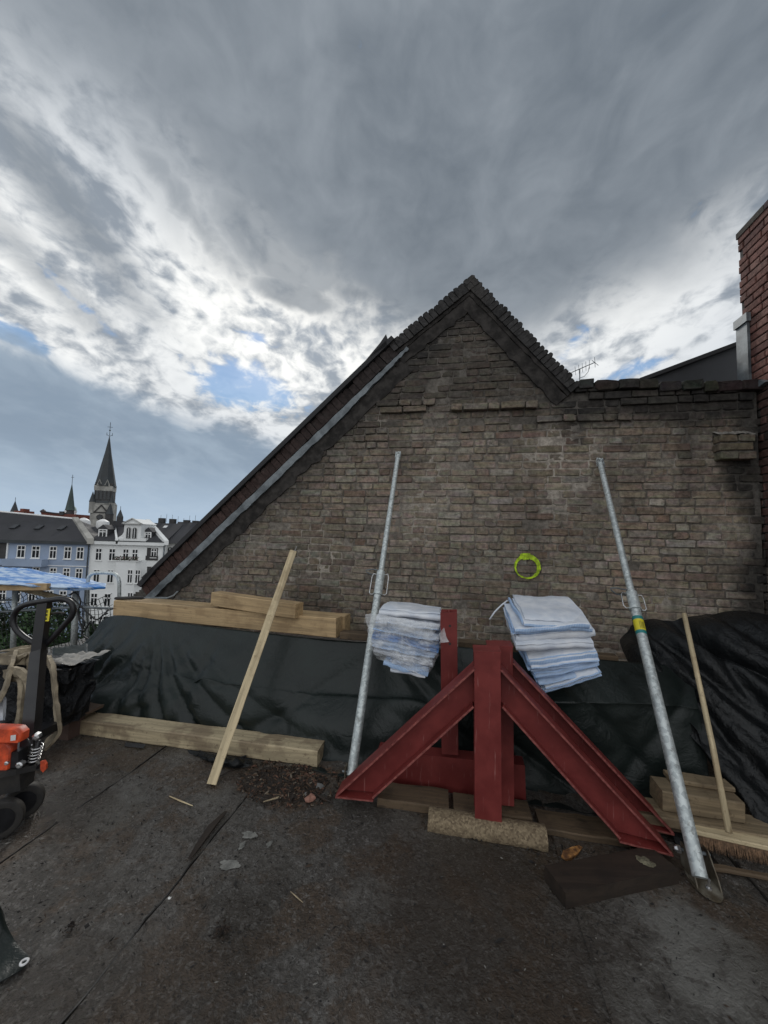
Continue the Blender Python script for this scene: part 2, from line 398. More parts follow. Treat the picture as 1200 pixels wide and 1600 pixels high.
def galva(q):
    n = q.vor(q.lc(), 62, 'F1', 'Color'); nn = q.noise(q.lc(), 24, 5, .65); k = q.noise(q.lc(), 120, 3, .6)
    x = q.sep(n)[0]
    col = q.mix(q.ss(x, .1, .9), (.42, .46, .46), (.62, .66, .65))
    col = q.mix(q.mul(q.ss(nn, .57, .68), .7), col, (.22, .23, .22))
    col = q.mix(q.mul(q.ss(k, .66, .74), .6), col, (.12, .11, .10))
    q.setc(col, q.ss(nn, .3, .7, .38, .6), .45); q.bump(nn, .12, .002)
m_galv = M('galvanised_steel', galva)
def tarp(c, c2, r, bs, st):
    def f(q):
        n = q.noise(q.pos, 3.2, 5, .6, .3); r1 = q.noise(q.pos, bs, 5, .62, 1.0); r2 = q.noise(q.pos, bs*3.3, 4, .6, .5)
        cr = q.m('ABSOLUTE', q.sub(r1, .5)); cr2 = q.m('ABSOLUTE', q.sub(r2, .5))
        d = q.noise(q.pos, 60, 4, .7)
        col = q.mix(q.ss(n, .35, .7), c, c2)
        col = q.mix(q.mul(q.ss(d, .60, .78), .22), col, (.07, .072, .068))
        q.setc(col, q.ss(n, .3, .7, r, r+.15), 0, .32); q.bump(q.add(q.mul(cr, 1.0), q.mul(cr2, .4)), st, .03)
    return f
m_tarp = M('dark_green_tarp', tarp((.010, .0145, .0135), (.018, .0245, .0225), .30, 4.5, .45))
m_tarpb = M('black_crinkled_tarp', tarp((.0065, .0075, .0082), (.011, .0125, .0135), .25, 9, .65))
m_foil = M('black_foil', tarp((.005, .006, .008), (.010, .011, .013), .25, 16, .9))
def bluetarp(q):
    n = q.noise(q.v('MULTIPLY', q.pos, (3, 9, 9)), 1, 5, .6, .8); n2 = q.noise(q.pos, 3, 3, .6)
    col = q.mix(q.ss(q.add(n, q.mul(n2, .3)), .60, .74), (.025, .18, .52), (.44, .57, .74))  # whitish streaks paint a highlight into the blue sheeting
    q.setc(col, .42); q.bump(n, .35, .02)
m_blue = M('blue_tarp', bluetarp)
def woven(q):
    n = q.noise(q.pos, 9, 4, .6); w = q.noise(q.v('MULTIPLY', q.lc(), (260, 260, 260)), 1, 2, .5); cr = q.m('ABSOLUTE', q.sub(q.noise(q.pos, 14, 4, .6, .6), .5))
    col = q.mix(q.ss(n, .35, .7), (.60, .645, .72), (.78, .80, .835)); q.setc(col, .42, 0, .4)
    q.bump(q.add(cr, q.mul(w, .12)), .45, .014)
m_woven = M('white_woven_bag', woven)
def hem(q):
    l = q.sep(q.lc())[0]; st = q.m('FRACT', q.mul(l, 110))
    q.setc(q.mix(q.ss(st, .35, .6), (.26, .42, .67), (.46, .58, .76)), .5)
m_hem = M('blue_stitched_hem', hem)
m_pale = simple('pale_blue_woven_bag', (.43, .54, .70), .55, .2, 14, .3, 50)
m_bluecloth = simple('blue_bag_cloth', (.10, .23, .50), .6, .3, 12, .3, 60)
def film(q):
    b = q.b; n = q.noise(q.pos, 22, 5, .65, .8)
    cr = q.m('ABSOLUTE', q.sub(n, .5))
    q.setc((.86, .88, .90), .16, 0, .6); b.inputs['IOR'].default_value = 1.3
    q.bump(cr, .8, .02)
    tr = q.new('ShaderNodeBsdfTransparent'); mx = q.new('ShaderNodeMixShader')
    q.put(mx.inputs[0], q.ss(q.noise(q.pos, 11, 4, .6, .5), .34, .70, .16, .60))
    q.t.links.new(tr.outputs[0], mx.inputs[1]); q.t.links.new(b.outputs[0], mx.inputs[2]); q.t.links.new(mx.outputs[0], q.out.inputs[0])
m_film = M('clear_plastic_film', film)
m_black = simple('black_painted_steel', (.010, .010, .012), .38, .3, 10, .08, 80)
m_rubber = simple('black_rubber', (.013, .0125, .0125), .68, .4, 12, .3, 60, 0, (.032, .029, .026))
m_orange = simple('orange_plastic', (.66, .085, .025), .5, .35, 14, .12, 70, 0, (.33, .045, .02))
m_yellow = simple('yellow_sticker', (.72, .62, .03), .5, .12)
m_teal = simple('teal_sticker', (.02, .22, .22), .5, .12)
m_ink = simple('black_print', (.02, .02, .02), .6, .1)
m_white = simple('white_sticker', (.7, .7, .7), .5, .1)
m_chrome = simple('bright_steel', (.62, .62, .62), .28, .25, 20, .05, 90, .85)
def chips(q):
    v = q.vor(q.pos, 110, 'F1', 'Color'); x, y_, _ = q.sep(v); n = q.noise(q.pos, 9, 4, .6)
    col = q.mix(x, (.115, .082, .05), (.29, .225, .14)); col = q.mix(q.mul(q.ss(n, .5, .7), .5), col, (.12, .085, .05))
    q.setc(col, .9); q.bump(y_, .6, .006)
m_chip = M('wood_chip_board', chips)
m_web = simple('dirty_beige_webbing', (.34, .285, .20), .8, .35, 8, .4, 120, 0, (.16, .13, .09))
m_debris = M('tinted_debris', lambda q: (q.setc(q.v('SCALE', q.tint(), scale=1.0), .85), q.bump(q.noise(q.pos, 70, 4), .4, .004)))
m_neon = simple('neon_spray_paint', (.50, .72, .03), .8, .45, 30, .3, 60)
m_rust = simple('dull_plate_steel', (.20, .185, .15), .62, .5, 14, .35, 60, .3, (.09, .07, .045))
m_orangewood = simple('orange_split_wood', (.42, .20, .06), .75, .5, 30, .3, 90, 0, (.10, .045, .02))
m_bristle = simple('brown_bristles', (.24, .145, .085), .8, .5, 60, .2, 120)
# far town
m_fblue = simple('blue_grey_stucco', (.30, .37, .49), .85, .10, .4, .05, 8)
m_fwhite = simple('white_stucco', (.78, .79, .78), .85, .07, .4, .05, 8)
m_fbeige = simple('grey_stucco', (.50, .50, .48), .85, .1, .4, .05, 8)
m_wframe = simple('white_window_frame', (.78, .78, .77), .5, .06, 2)
m_glass = simple('dark_window_glass', (.018, .022, .025), .08, .4, .5, 0, 3)
m_slate = simple('dark_roof_tiles', (.038, .038, .043), .75, .30, .5, .3, 6)
m_slate2 = simple('slate_spire', (.040, .046, .050), .65, .35, .35, .2, 4)
m_copper = simple('green_black_copper', (.050, .075, .068), .6, .35, .3, .1, 4)
m_stone = simple('pale_church_stone', (.36, .35, .32), .9, .35, .35, .2, 3)
m_dstone = simple('dark_church_stone', (.060, .058, .058), .9, .4, .4, .2, 3)
m_redb = simple('red_church_brick', (.20, .065, .045), .9, .3, .4, .2, 3)
m_leaf = M('tree_leaves', lambda q: (q.setc(q.tint(), .6, 0, .3)))
m_bark = simple('tree_bark', (.07, .05, .035), .9, .3)
m_street = simple('street_asphalt', (.06, .06, .06), .9, .2, .2)
m_clad = simple('dark_zinc_cladding', (.055, .058, .064), .55, .25, 2, .05, 20, .3)
m_net = simple('dark_green_net', (.02, .026, .022), .8, .2)
m_cable = simple('black_cable', (.015, .016, .018), .5, .2)

# ================================================================== STRUCTURE
# ---- street level far below and our own roof
o = MB().grid(lambda u, v: (-2500+5000*u, -2500+5000*v, -18.0), 8, 8).build('street_ground', m_street); tag(o, kind='structure')
o = MB().hexa(W((-5.3, -7, -.35)), E1*8.1, E2*12.3, E3*.33).build('roof_slab', m_bit); tag(o, kind='structure')
o = MB().hexa(W((-5.1, -6.8, -18)), E1*7.8, E2*11.9, E3*17.6).build('building_body', m_fbeige); tag(o, kind='structure')
# felt strips laid side by side, each lapping a few millimetres over its neighbour
roof = MB()
flat = bpy.data.objects.new('flat_roof', None); C.objects.link(flat); flat.location = W((-1, 1, -.02)); tag(flat, kind='structure')
edges = [-5.2, -4.6, -3.74, -2.89, -2.04, -1.19, -.34, .51, 1.36, 2.21, 2.79]
for k in range(len(edges)-1):
    a0, a1 = edges[k], edges[k+1]
    def strip(u, v, a0=a0, a1=a1, k=k):
        b = -6.5+11.3*v; wob = .012*fb((b*1.7, k*3.1, 0), 1, 4)
        wob1 = .012*fb((b*1.7, (k+1)*3.1, 0), 1, 4)
        a = a0+wob + (a1+.05+wob1-a0-wob)*u
        z = .0015 + .0065*(1-u) + .004*fb((a*1.3, b*1.3, 2), 1, 3) - .004
        if u == 0: z -= .0
        return S(a, b, z)
    mb = MB().grid(strip, 10, 150)
    n0 = len(mb.v)                                   # turned-down lap edge
    mb.add([mb.v[j*11] for j in range(151)]+[mb.v[j*11]-E3*.012 for j in range(151)], [(j, j+1, 152+j, 151+j) for j in range(150)])
    mb.build('felt_sheet', m_bit, flat)
    if k in (3, 4, 5, 8):                                    # bitumen bead along the lap, its dark line also painting the edge shadow
        mb2 = MB(); nb_ = 220
        pth_ = []
        for j in range(nb_+1):
            v = .28+.72*j/nb_; b = -6.5+11.3*v; p_ = strip(0, v); pth_.append(p_-E1*(.006+.010*abs(fb((b*6, k, 1), 1, 3)))+E3*.001)
        mb2.sweep(pth_, [(-.0045, -.006), (.0045, -.006), (.0028, .0032), (-.0028, .0032)], E3, disp=lambda p: p+E1*.007*fb(p, 10, 4)+E3*(-.0035+.009*fb(p, 3.5, 4)))
        mb2.build('seam_bead', m_bead, flat)

# ---- gable wall ---------------------------------------------------------
BW = 4.09
def wp(px, py): t = sight(px, py, BW); return (t[0], t[2])
PEAK = wp(738, 433); KINK = wp(607, 540); LOW = wp(222, 912); SHO = wp(906, 603); PTR = wp(1183, 606)
gable = root('gable_wall', W((-.3, BW, 0)), 'weathered brown brick gable wall with stepped sooty top, closing the roof behind the tarpaulins', 'wall')
def lerp2(p, q, x): return p[0]+(q[0]-p[0])*(x-p[0])/(q[0]-p[0]) if 0 else p[1]+(q[1]-p[1])*(x-p[0])/(q[0]-p[0])
LBOT = (LOW[0]-(LOW[1]-0)*(KINK[0]-LOW[0])/(KINK[1]-LOW[1]), 0.0)
def top_z(a):                                         # outer outline of the masonry
    if a < LOW[0]: return lerp2(LBOT, LOW, a)
    if a < KINK[0]: return lerp2(LOW, KINK, a)
    if a < PEAK[0]: return lerp2(KINK, PEAK, a)
    if a < SHO[0]: return lerp2(PEAK, SHO, a)
    return lerp2(SHO, PTR, a)
AR = 2.74                                            # face of the higher firewall on the right
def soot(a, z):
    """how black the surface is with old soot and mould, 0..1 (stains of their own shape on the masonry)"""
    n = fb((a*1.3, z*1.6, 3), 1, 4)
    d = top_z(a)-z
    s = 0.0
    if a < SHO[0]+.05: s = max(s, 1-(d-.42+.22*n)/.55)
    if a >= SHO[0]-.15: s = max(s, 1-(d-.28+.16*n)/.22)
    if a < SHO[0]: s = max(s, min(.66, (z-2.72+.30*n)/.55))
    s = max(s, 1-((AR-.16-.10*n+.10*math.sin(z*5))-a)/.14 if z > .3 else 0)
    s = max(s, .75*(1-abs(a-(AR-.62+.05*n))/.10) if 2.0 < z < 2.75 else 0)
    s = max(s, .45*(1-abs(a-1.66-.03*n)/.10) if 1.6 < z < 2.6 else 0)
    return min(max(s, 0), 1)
def brickcol(a, z, off=0):
    t = random.random(); base = (.275, .226, .174)
    if t < .20: base = (.315, .268, .215)
    elif t < .26: base = (.245, .182, .142)
    elif t < .38: base = (.325, .288, .238)
    elif t < .50: base = (.23, .194, .154)
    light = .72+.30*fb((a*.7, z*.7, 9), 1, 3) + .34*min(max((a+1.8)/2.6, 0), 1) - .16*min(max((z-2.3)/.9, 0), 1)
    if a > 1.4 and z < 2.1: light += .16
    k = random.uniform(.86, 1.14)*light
    c = [x*k for x in base]
    s = 0
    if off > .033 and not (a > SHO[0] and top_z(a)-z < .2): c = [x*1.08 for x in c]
    return tuple(c)
def mortcol(p):
    a, z = p.dot(E1), p.z
    n = fb((a*2.2, z*2.2, 5), 1, 4); s = soot(a, z)
    lightj = max(0, fb((a*1.4, z*1.1, 11), 1, 3)+.05)*1.6
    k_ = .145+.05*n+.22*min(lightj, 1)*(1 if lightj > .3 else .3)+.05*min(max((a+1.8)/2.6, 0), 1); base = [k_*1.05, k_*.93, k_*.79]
    return tuple(x*(1-s*.75)+y*s*.75 for x, y in zip(base, (.05, .048, .045)))
def mortar_pt(a, z):
    dep = .0045 + .0085*fb((a*8, z*11, 1), 1, 4) - .005*max(0, fb((a*1.4, z*1.1, 11), 1, 3))
    return S(a, BW+max(dep, -.0015), z)
# mortar body: front relief sheet clipped to the outline, plus the wall's thickness behind
mb = MB(); st = .026; na = int((AR-LBOT[0])/st); nz = int(4.5/st); idx = {}
for i in range(na+1):
    a = LBOT[0]+i*st
    for j in range(nz+1):
        z = j*st
        if z <= top_z(a)-.02 and a <= AR+.02:
            p = mortar_pt(a, z); idx[i, j] = len(mb.v); mb.v.append(p); mb.c.append(mortcol(p)); mb.l.append((0, 0, 0))
mb.f = [(idx[i, j], idx[i+1, j], idx[i+1, j+1], idx[i, j+1]) for (i, j) in idx if (i+1, j) in idx and (i, j+1) in idx and (i+1, j+1) in idx]
mb.build('mortar', m_mortar, gable, smooth=True)
outl = [(LBOT[0], 0), (AR, 0), (AR, PTR[1]-.03), (SHO[0], SHO[1]-.03), (PEAK[0], PEAK[1]-.05), (KINK[0], KINK[1]-.04), (LOW[0]+.02, LOW[1]-.02)]
MB().prism([S(a, BW+.05, z) for a, z in outl], E2*.26, (.1, .09, .08)).build('wall_core', m_mortar, gable)

def brick_mesh(mb, a, z, w, h, off, col, dep=.05, rough=1.0, soots=None):
    """one weathered brick: irregular outline, chipped arris, bulging face"""
    mx = lambda s: random.uniform(-s, s)*rough
    w2, h2 = w/2, h/2; r = random.uniform(.003, .012)*rough
    ch = [random.uniform(.5, 2.2)*r for _ in range(4)]
    base = [(-w2+ch[0], -h2), (w2-ch[1], -h2), (w2, -h2+ch[1]*.7), (w2, h2-ch[2]*.7), (w2-ch[2], h2), (0, h2), (-w2+ch[3], h2), (-w2, h2-ch[3]*.7), (-w2, -h2+ch[0]*.7)]
    ring = [(x+mx(.004), y+mx(.003)) for x, y in base]; n = len(ring)
    tilt = mx(.012), mx(.02)
    def P(x, y, d): return S(a+x, BW-off-d+x*tilt[0]+y*tilt[1], z+y)
    vs = [P(x, y, -dep-off) for x, y in ring] + [P(x, y, -.004+mx(.0025)) for x, y in ring]
    k = .0065
    vs += [P(x-math.copysign(min(k, abs(x)), x), y-math.copysign(min(k*.8, abs(y)), y), .003+mx(.0030)) for x, y in ring]
    vs.append(P(mx(w*.25), mx(.015), .0035+mx(.0025)))
    fs = [(i, (i+1) % n, (i+1) % n+n, i+n) for i in range(n)] + [(i+n, (i+1) % n+n, (i+1) % n+2*n, i+2*n) for i in range(n)] + [(i+2*n, (i+1) % n+2*n, 3*n) for i in range(n)]
    cs = [tuple(c*.8 for c in col)]*n + [tuple(c*random.uniform(.82, .96) for c in col) for _ in range(n)] + [tuple(c*random.uniform(.9, 1.08) for c in col) for _ in range(n+1)]
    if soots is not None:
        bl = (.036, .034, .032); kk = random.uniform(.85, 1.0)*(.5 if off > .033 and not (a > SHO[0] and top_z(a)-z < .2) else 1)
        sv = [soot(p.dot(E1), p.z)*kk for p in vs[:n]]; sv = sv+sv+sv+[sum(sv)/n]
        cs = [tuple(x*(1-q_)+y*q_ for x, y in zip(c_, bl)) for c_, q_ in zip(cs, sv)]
    mb.add(vs, fs, cs)
H0 = .0765
ledge = [(wp(600, 634), wp(690, 634), .035), (wp(690, 637), wp(842, 637), .06), (wp(838, 650), wp(1000, 655), .03)]
pierA, pierB = wp(1113, 668), wp(1170, 722)
bricks = []
z = .04; row = 0
while z < 4.4:
    a = LBOT[0]-random.uniform(0, .2); row += 1
    stretch = row % 2
    while a < AR:
        if stretch: w = random.choice((.245, .245, .245, .12))
        else: w = random.choice((.12, .12, .125, .245))
        w *= random.uniform(.94, 1.04)
        ca = a+w/2; zz = z + .012*fb((ca*.8, row*.21, 0), 1, 3)
        tz = top_z(ca)
        slope = ca < SHO[0]
        lim = tz-(.37 if ca < KINK[0] else .285 if slope else .02)
        if zz < lim and ca > LBOT[0]+.25 and ca-w/2 < AR-.01:
            off = random.uniform(-.004, .006); dep = .045
            for (l0, l1, d) in ledge:
                if l0[0] <= ca <= l1[0] and abs(zz-(l0[1]+l1[1])/2) < H0*.62: off = d+random.uniform(-.004, .006); dep = .09
            if SHO[0] < ca and tz-zz < .16: off += .025
            if abs(ca-wp(580, 680)[0]) < .13 and wp(580, 706)[1] < zz < wp(580, 655)[1]: off += .02
            if abs(ca-wp(590, 829)[0]) < .09 and abs(zz-wp(590, 829)[1]) < .05: off -= .03
            if off < .02 and random.random() < .05: off -= random.uniform(.006, .014)      # spalled face
            bricks.append((ca, zz, min(w, 2*(AR-ca)) if ca+w/2 > AR else w, H0-random.uniform(.004, .013), off, dep))
        a += w+random.uniform(.006, .014)
    z += H0
bricks.sort(key=lambda q: (S(q[0], BW, q[1])-EYE).length if q[1] > .75 else 99)
rest = MB()
for i, (a, zz, w, h, off, dep) in enumerate(bricks):
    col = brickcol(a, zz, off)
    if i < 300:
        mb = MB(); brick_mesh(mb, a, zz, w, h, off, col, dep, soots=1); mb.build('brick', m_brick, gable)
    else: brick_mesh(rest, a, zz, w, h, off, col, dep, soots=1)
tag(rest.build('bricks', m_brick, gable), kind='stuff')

# verge: bricks on edge, render bands, flashing
def verge(p, q, n, width, hgt, skip=0, name='coping_brick', lo=.0, col=(.048, .046, .045), red=0):
    d = Vector((q[0]-p[0], 0, q[1]-p[1])); L = d.length; d.normalize(); nn = Vector((-d.z, 0, d.x)); nn = nn if nn.z > 0 else -nn
    X = E1*d.x+E3*d.z; Nn = E1*nn.x+E3*nn.z
    MB().hexa(W((p[0], BW-.028, p[1]))+Nn*(lo-hgt), X*L, Nn*(hgt-.016), E2*.20, (.05, .047, .044)).build('bedding_mortar', m_mortar, gable)
    for k in range(n):
        c0 = L*k/n; g = random.uniform(.002, .008); hh = hgt*random.choice((random.uniform(.95, 1.04), random.uniform(.95, 1.04), random.uniform(.80, 1.06)))
        o_ = W((p[0], BW-.045-random.uniform(0, .018), p[1])) + X*(c0+g/2) + Nn*(lo-hgt)
        t = random.uniform(.75, 1.2); c = tuple(x*t for x in col)
        if red: c = tuple((x*(1-k/n*.75)+.032*(k/n)*.75)*t for x in (.064, .037, .031))
        mb = MB(); W_ = L/n-g; r = random.uniform(.008, .016)
        sec = [(0, 0), (W_, 0), (W_, hh-r), (W_-r, hh), (W_*.5, hh+random.uniform(-.002, .006)), (r, hh), (0, hh-r)]
        vs = []
        for dep in (0, .24):
            for x, y in sec: vs.append(o_+X*(x+random.uniform(-.003, .003))+Nn*(y+random.uniform(-.003, .003))+E2*(dep+random.uniform(-.004, .004)))
        ns = len(sec)
        fs = [tuple(range(ns)), tuple(range(2*ns-1, ns-1, -1))]+[(i, i+ns, (i+1) % ns+ns, (i+1) % ns) for i in range(ns)]
        if X.cross(Nn).dot(E2) > 0: fs = [f[::-1] for f in fs]
        mb.add(vs, fs, c); mb.build(name, m_brick, gable)
    return X, Nn, L
def band(p, q, y0, y1, fwd, name, mat, n=24, jag=.012, col=(1, 1, 1), a0=0, a1=1, taper=None):
    """a strip along the verge between two distances below the outline, standing proud by fwd"""
    p_, q_ = Vector((p[0], p[1])), Vector((q[0], q[1])); d = (q_-p_); L = d.length; d.normalize(); nn = Vector((-d.y, d.x)); nn = nn if nn.y > 0 else -nn
    mb = MB(); vs = []
    for i in range(n+1):
        t = a0+(a1-a0)*i/n; c = p_+d*L*t
        j0 = jag*fb((i*1.3, y0*9, 1), 1, 2)*.5; j1 = jag*fb((i*1.1, y1*7, 4), 1, 3)
        yy1 = y1 if taper is None else y0+(y1-y0)*taper(t)
        for (y, f) in ((y0+j0, 0), (y0+j0, fwd), (yy1+j1, fwd*.85), (yy1+j1, 0)):
            e = c-nn*y; vs.append(S(e.x, BW+.02-f-(.02 if f else 0)+.003*fb((e.x*6, e.y*6, 3), 1, 2), e.y))
    fs = []
    for i in range(n):
        for k in range(3): fs.append((i*4+k, i*4+k+1, i*4+4+k+1, i*4+4+k))
    fs += [(0, 3, 2, 1), (n*4, n*4+1, n*4+2, n*4+3)]
    if d.x > 0: fs = [f[::-1] for f in fs]
    return mb.add(vs, fs, col).build(name, mat, gable)
verge(PEAK, SHO, 29, .1, .125)
verge(KINK, PEAK, 17, .1, .125)
verge(LOW, KINK, 50, .1, .14, lo=-.035, red=1)
band(PEAK, SHO, .13, .165, .035, 'bedding_mortar', m_band, jag=.01)
band(KINK, PEAK, .13, .16, .035, 'bedding_mortar', m_band, jag=.01)
band(PEAK, SHO, .165, .30, .022, 'render_band', m_band, jag=.03)
band(KINK, PEAK, .16, .29, .020, 'render_band', m_band, jag=.04)
band(LOW, KINK, .25, .41, .016, 'render_band', m_band, n=40, jag=.05)
# zinc flashing in lapped lengths under the lower verge
for (t0, t1, f) in ((-.045, .14, .058), (.137, .42, .055), (.417, .70, .052), (.697, .93, .049), (.927, 1.03, .046)):
    band(LOW, KINK, .180, .255, f, 'flashing_strip', m_zinc, n=14, jag=.014, a0=t0, a1=t1, taper=(lambda t: 1.0 if t < .75 else 1-.55*(t-.75)/.28))
# roof covering edge lying on the lower verge and the roof behind it
dv = Vector((KINK[0]-LOW[0], 0, KINK[1]-LOW[1])).normalized(); X = E1*dv.x+E3*dv.z; Nn = E1*-dv.z+E3*dv.x
Lk = math.hypot(KINK[0]-LOW[0], KINK[1]-LOW[1]); o_ = S(LOW[0], BW-.085, LOW[1])
MB().hexa(o_+X*.10-Nn*.030, X*(Lk-.02), Nn*.05, E2*.36).build('roof_felt_edge', m_felt, gable)
MB().prism([o_+X*.02-Nn*.06, o_+X*.30-Nn*.033, o_+X*.30+Nn*.021, o_+X*.0+Nn*.0], E2*.30).build('felt_tongue', m_felt, gable)
MB().prism([o_+X*(Lk-.03)-Nn*.03, o_+X*(Lk+.05)+Nn*.075, o_+X*(Lk-.06)+Nn*.05, o_+X*(Lk-.30)+Nn*.021], E2*.30).build('felt_tip', m_felt, gable)
# the roof this gable closes, running away behind it
MB().add([S(LBOT[0], BW+.29, -.1), S(KINK[0], BW+.29, KINK[1]-.06), S(PEAK[0], BW+.29, PEAK[1]-.10), S(SHO[0], BW+.29, SHO[1]-.12),
          S(LBOT[0], BW+9, -.1), S(KINK[0], BW+9, KINK[1]-.06), S(PEAK[0], BW+9, PEAK[1]-.10), S(SHO[0], BW+9, SHO[1]-.12)],
         [(0, 1, 5, 4), (1, 2, 6, 5), (2, 3, 7, 6)]).build('roof', m_felt, gable)
# rough coping on the level parapet: a broken row of bricks laid on edge
a = SHO[0]-.02
while a < AR-.05:
    w = random.uniform(.10, .24); tz = top_z(a+w/2)
    mb = MB(); brick_mesh(mb, a+w/2, tz+.006+random.uniform(-.016, .008), w, .095, .05+random.uniform(-.01, .012), tuple(x*random.uniform(.8, 1.2) for x in (.040, .038, .036)), .30, 1.6)
    mb.build('coping_brick', m_brick, gable); a += w+.006
# brick stub left standing proud: three courses of two
pz_ = pierB[1]+.045
for r_ in range(3):
    for (x0, x1) in (((0, .5), (.5, 1)) if r_ != 1 else ((0, .97),)):
        w_ = (pierB[0]-pierA[0]); mb = MB()
        brick_mesh(mb, pierA[0]+w_*(x0+x1)/2-.012*(r_ == 1), pz_+r_*.079, w_*(x1-x0)-.010, .066, .105+random.uniform(-.006, .006), tuple(x*random.uniform(.85, 1.1) for x in (.21, .165, .125)), .15, .8)
        mb.build('brick', m_brick, gable)
MB().hexa(S(pierA[0]+.012, BW-.092, pz_-.03), E1*(w_-.03), E2*.10, E3*.215, (.17, .155, .135)).build('stub_mortar', m_mortar, gable)
# mortar cap on the brick stub
pa = ((pierA[0]+pierB[0])/2, pz_+.20)
MB().grid(lambda u, v: S(pa[0]-.15+.29*u+.01*fb((u*5, v*5, 0)), BW-.115*v*(1.0-.2*abs(u-.5)), pa[1]+.045-.05*v+.02*fb((u*6, v*6, 3))), 14, 6, (.30, .28, .25)).build('mortar_cap', m_mortar, gable, smooth=True)
# sprayed ring
cc = wp(823, 886); mb = MB()
def ringp(u, v):
    t = 2*math.pi*u; w = .014+.007*math.sin(t*1+.6)+.005*fb((u*30, 0, 1)); 
    if abs(((u-.27+.5) % 1)-.5) < .055: w = .034
    rr = .112+(v-.5)*w*2.0+.004*fb((u*14, v, 2))
    return S(cc[0]+math.cos(t)*rr, BW-.0135-.0015*fb((u*40, v*4, 5)), cc[1]+math.sin(t)*rr*.97)
o = mb.grid(ringp, 120, 3).build('sprayed_ring', m_neon, gable, thick=.006); tag(o, 'neon yellow-green ring sprayed on the bricks')
# drip tail of pale render below the ring side
# ---- red firewall at the right --------------------------------------------
fire = root('red_firewall', W((AR, 4.30, 0)), 'tall red brick firewall at the right edge, its foot black with mould', 'wall')
ztop = sight(1150, 374, 4.30)[2]+.0
MB().hexa(W((AR+.012, 1.2, 0)), E1*.4, E2*3.09, E3*(ztop-.01), (.10, .09, .085)).build('mortar', m_mortar, fire)
mbr = MB(); zz = .04; row = 0; cnt = 0
while zz < ztop-.03:
    b = 1.22-random.uniform(0, .12); row += 1
    while b < 4.28:
        w = (.245 if row % 2 else random.choice((.12, .245)))*random.uniform(.95, 1.03)
        w = min(w, 4.295-b)
        t = random.random(); c = (.205, .098, .080) if t < .6 else (.245, .135, .112) if t < .85 else (.16, .078, .068)
        if t > .985 and w < .2: c = (.30, .22, .11)
        if zz < 3.05:
            n = fb((b*1.5, zz*1.2, 8), 1, 3); s = min(max(.62+.5*n, 0), 1)
            if zz < 1.35: s = min(s, .45); c = (.26, .21, .17)
            c = tuple(x*(1-s)+y*s for x, y in zip(c, (.035, .033, .03)))
        k = random.uniform(.85, 1.15); c = tuple(x*k for x in c)
        if w > .05:
            r = .006; p = random.uniform(0, .006)
            sec = [(0, 0), (w, 0), (w, .064), (0, .064)]
            o_ = S(AR-p+.001, b, zz-.033)
            vs = [o_+E1*.03+E2*x+E3*y for x, y in sec]+[o_+E1*(.004)+E2*x+E3*y for x, y in sec]
            vs += [o_+E2*(x+math.copysign(r, w/2-x))+E3*(y+math.copysign(r, .032-y)) for x, y in sec]
            fs = [(i+q, (i+1) % 4+q, (i+1) % 4+q+4, i+q+4) for q in (0, 4) for i in range(4)]+[(8, 9, 10, 11)]
            fs = [f[::-1] for f in fs]
            big = zz > 3.0 and b > 2.2 and cnt < 300
            if big: cnt += 1; MB().add(vs, fs, c).build('brick', m_brick, fire)
            else: mbr.add(vs, fs, c)
        b += w+.011
    zz += .0765
tag(mbr.build('bricks', m_brick, fire), kind='stuff')
for k in range(12):
    MB().hexa(W((AR-.012, 1.22+k*.2475, ztop-.008)), E1*.42, E2*(.24 if k < 11 else .36), E3*.06, tuple(x*random.uniform(.8, 1.2) for x in (.085, .06, .055))).build('coping_brick', m_brick, fire)
# zinc flashing up its far corner
f0, f1 = sight(1157, 503, 4.28), sight(1160, 601, 4.28)
MB().hexa(W((AR-.030, 4.17, f1[2]-.05)), E1*.024, E2*.15, E3*(f0[2]-f1[2]), (1, 1, 1)).build('corner_flashing', m_zinc, fire)
MB().hexa(W((AR-.045, 4.15, f0[2]-.06)), E1*.038, E2*.18, E3*.085).build('flashing_cap', m_zinc, fire)
MB().prism([S(AR-.05, 4.22, PTR[1]+.02), S(AR-.05, 4.02, PTR[1]+.05), S(AR-.05, 3.94, PTR[1]-.0), S(AR-.05, 4.22, PTR[1]-.04)], E1*.045).build('flashing_foot', m_zinc, fire)
# ---- dark clad roof lean-to beyond the parapet ------------------------------
lean = root('lean_to_roof', W((2.2, 4.9, 2.9)), 'dark metal clad lean-to with a sloping top behind the parapet, against the red firewall', 'roof')
B_ = 4.75
l0 = sight(1000, 598, B_); l1 = sight(1172, 534, B_); l2 = sight(1172, 606, B_); l3 = sight(1000, 606, B_)
MB().prism([W(l0), W(l1), W((l1[0], B_, 2.8)), W((l0[0], B_, 2.8))], E2*2.2).build('cladding', m_clad, lean)
d_ = (W(l1)-W(l0))
MB().hexa(W(l0)-E2*.05-d_*.02, d_*1.03, E2*2.3, E3*.045).build('roof_edge', m_felt, lean)
kb = sight(992, 603, 4.45); ke = sight(1183, 609, 4.45)
MB().beam(W(kb), W(ke), .20, .05, ch=.012, seg=16, jit=.012).build('bitumen_kerb', m_felt, lean)
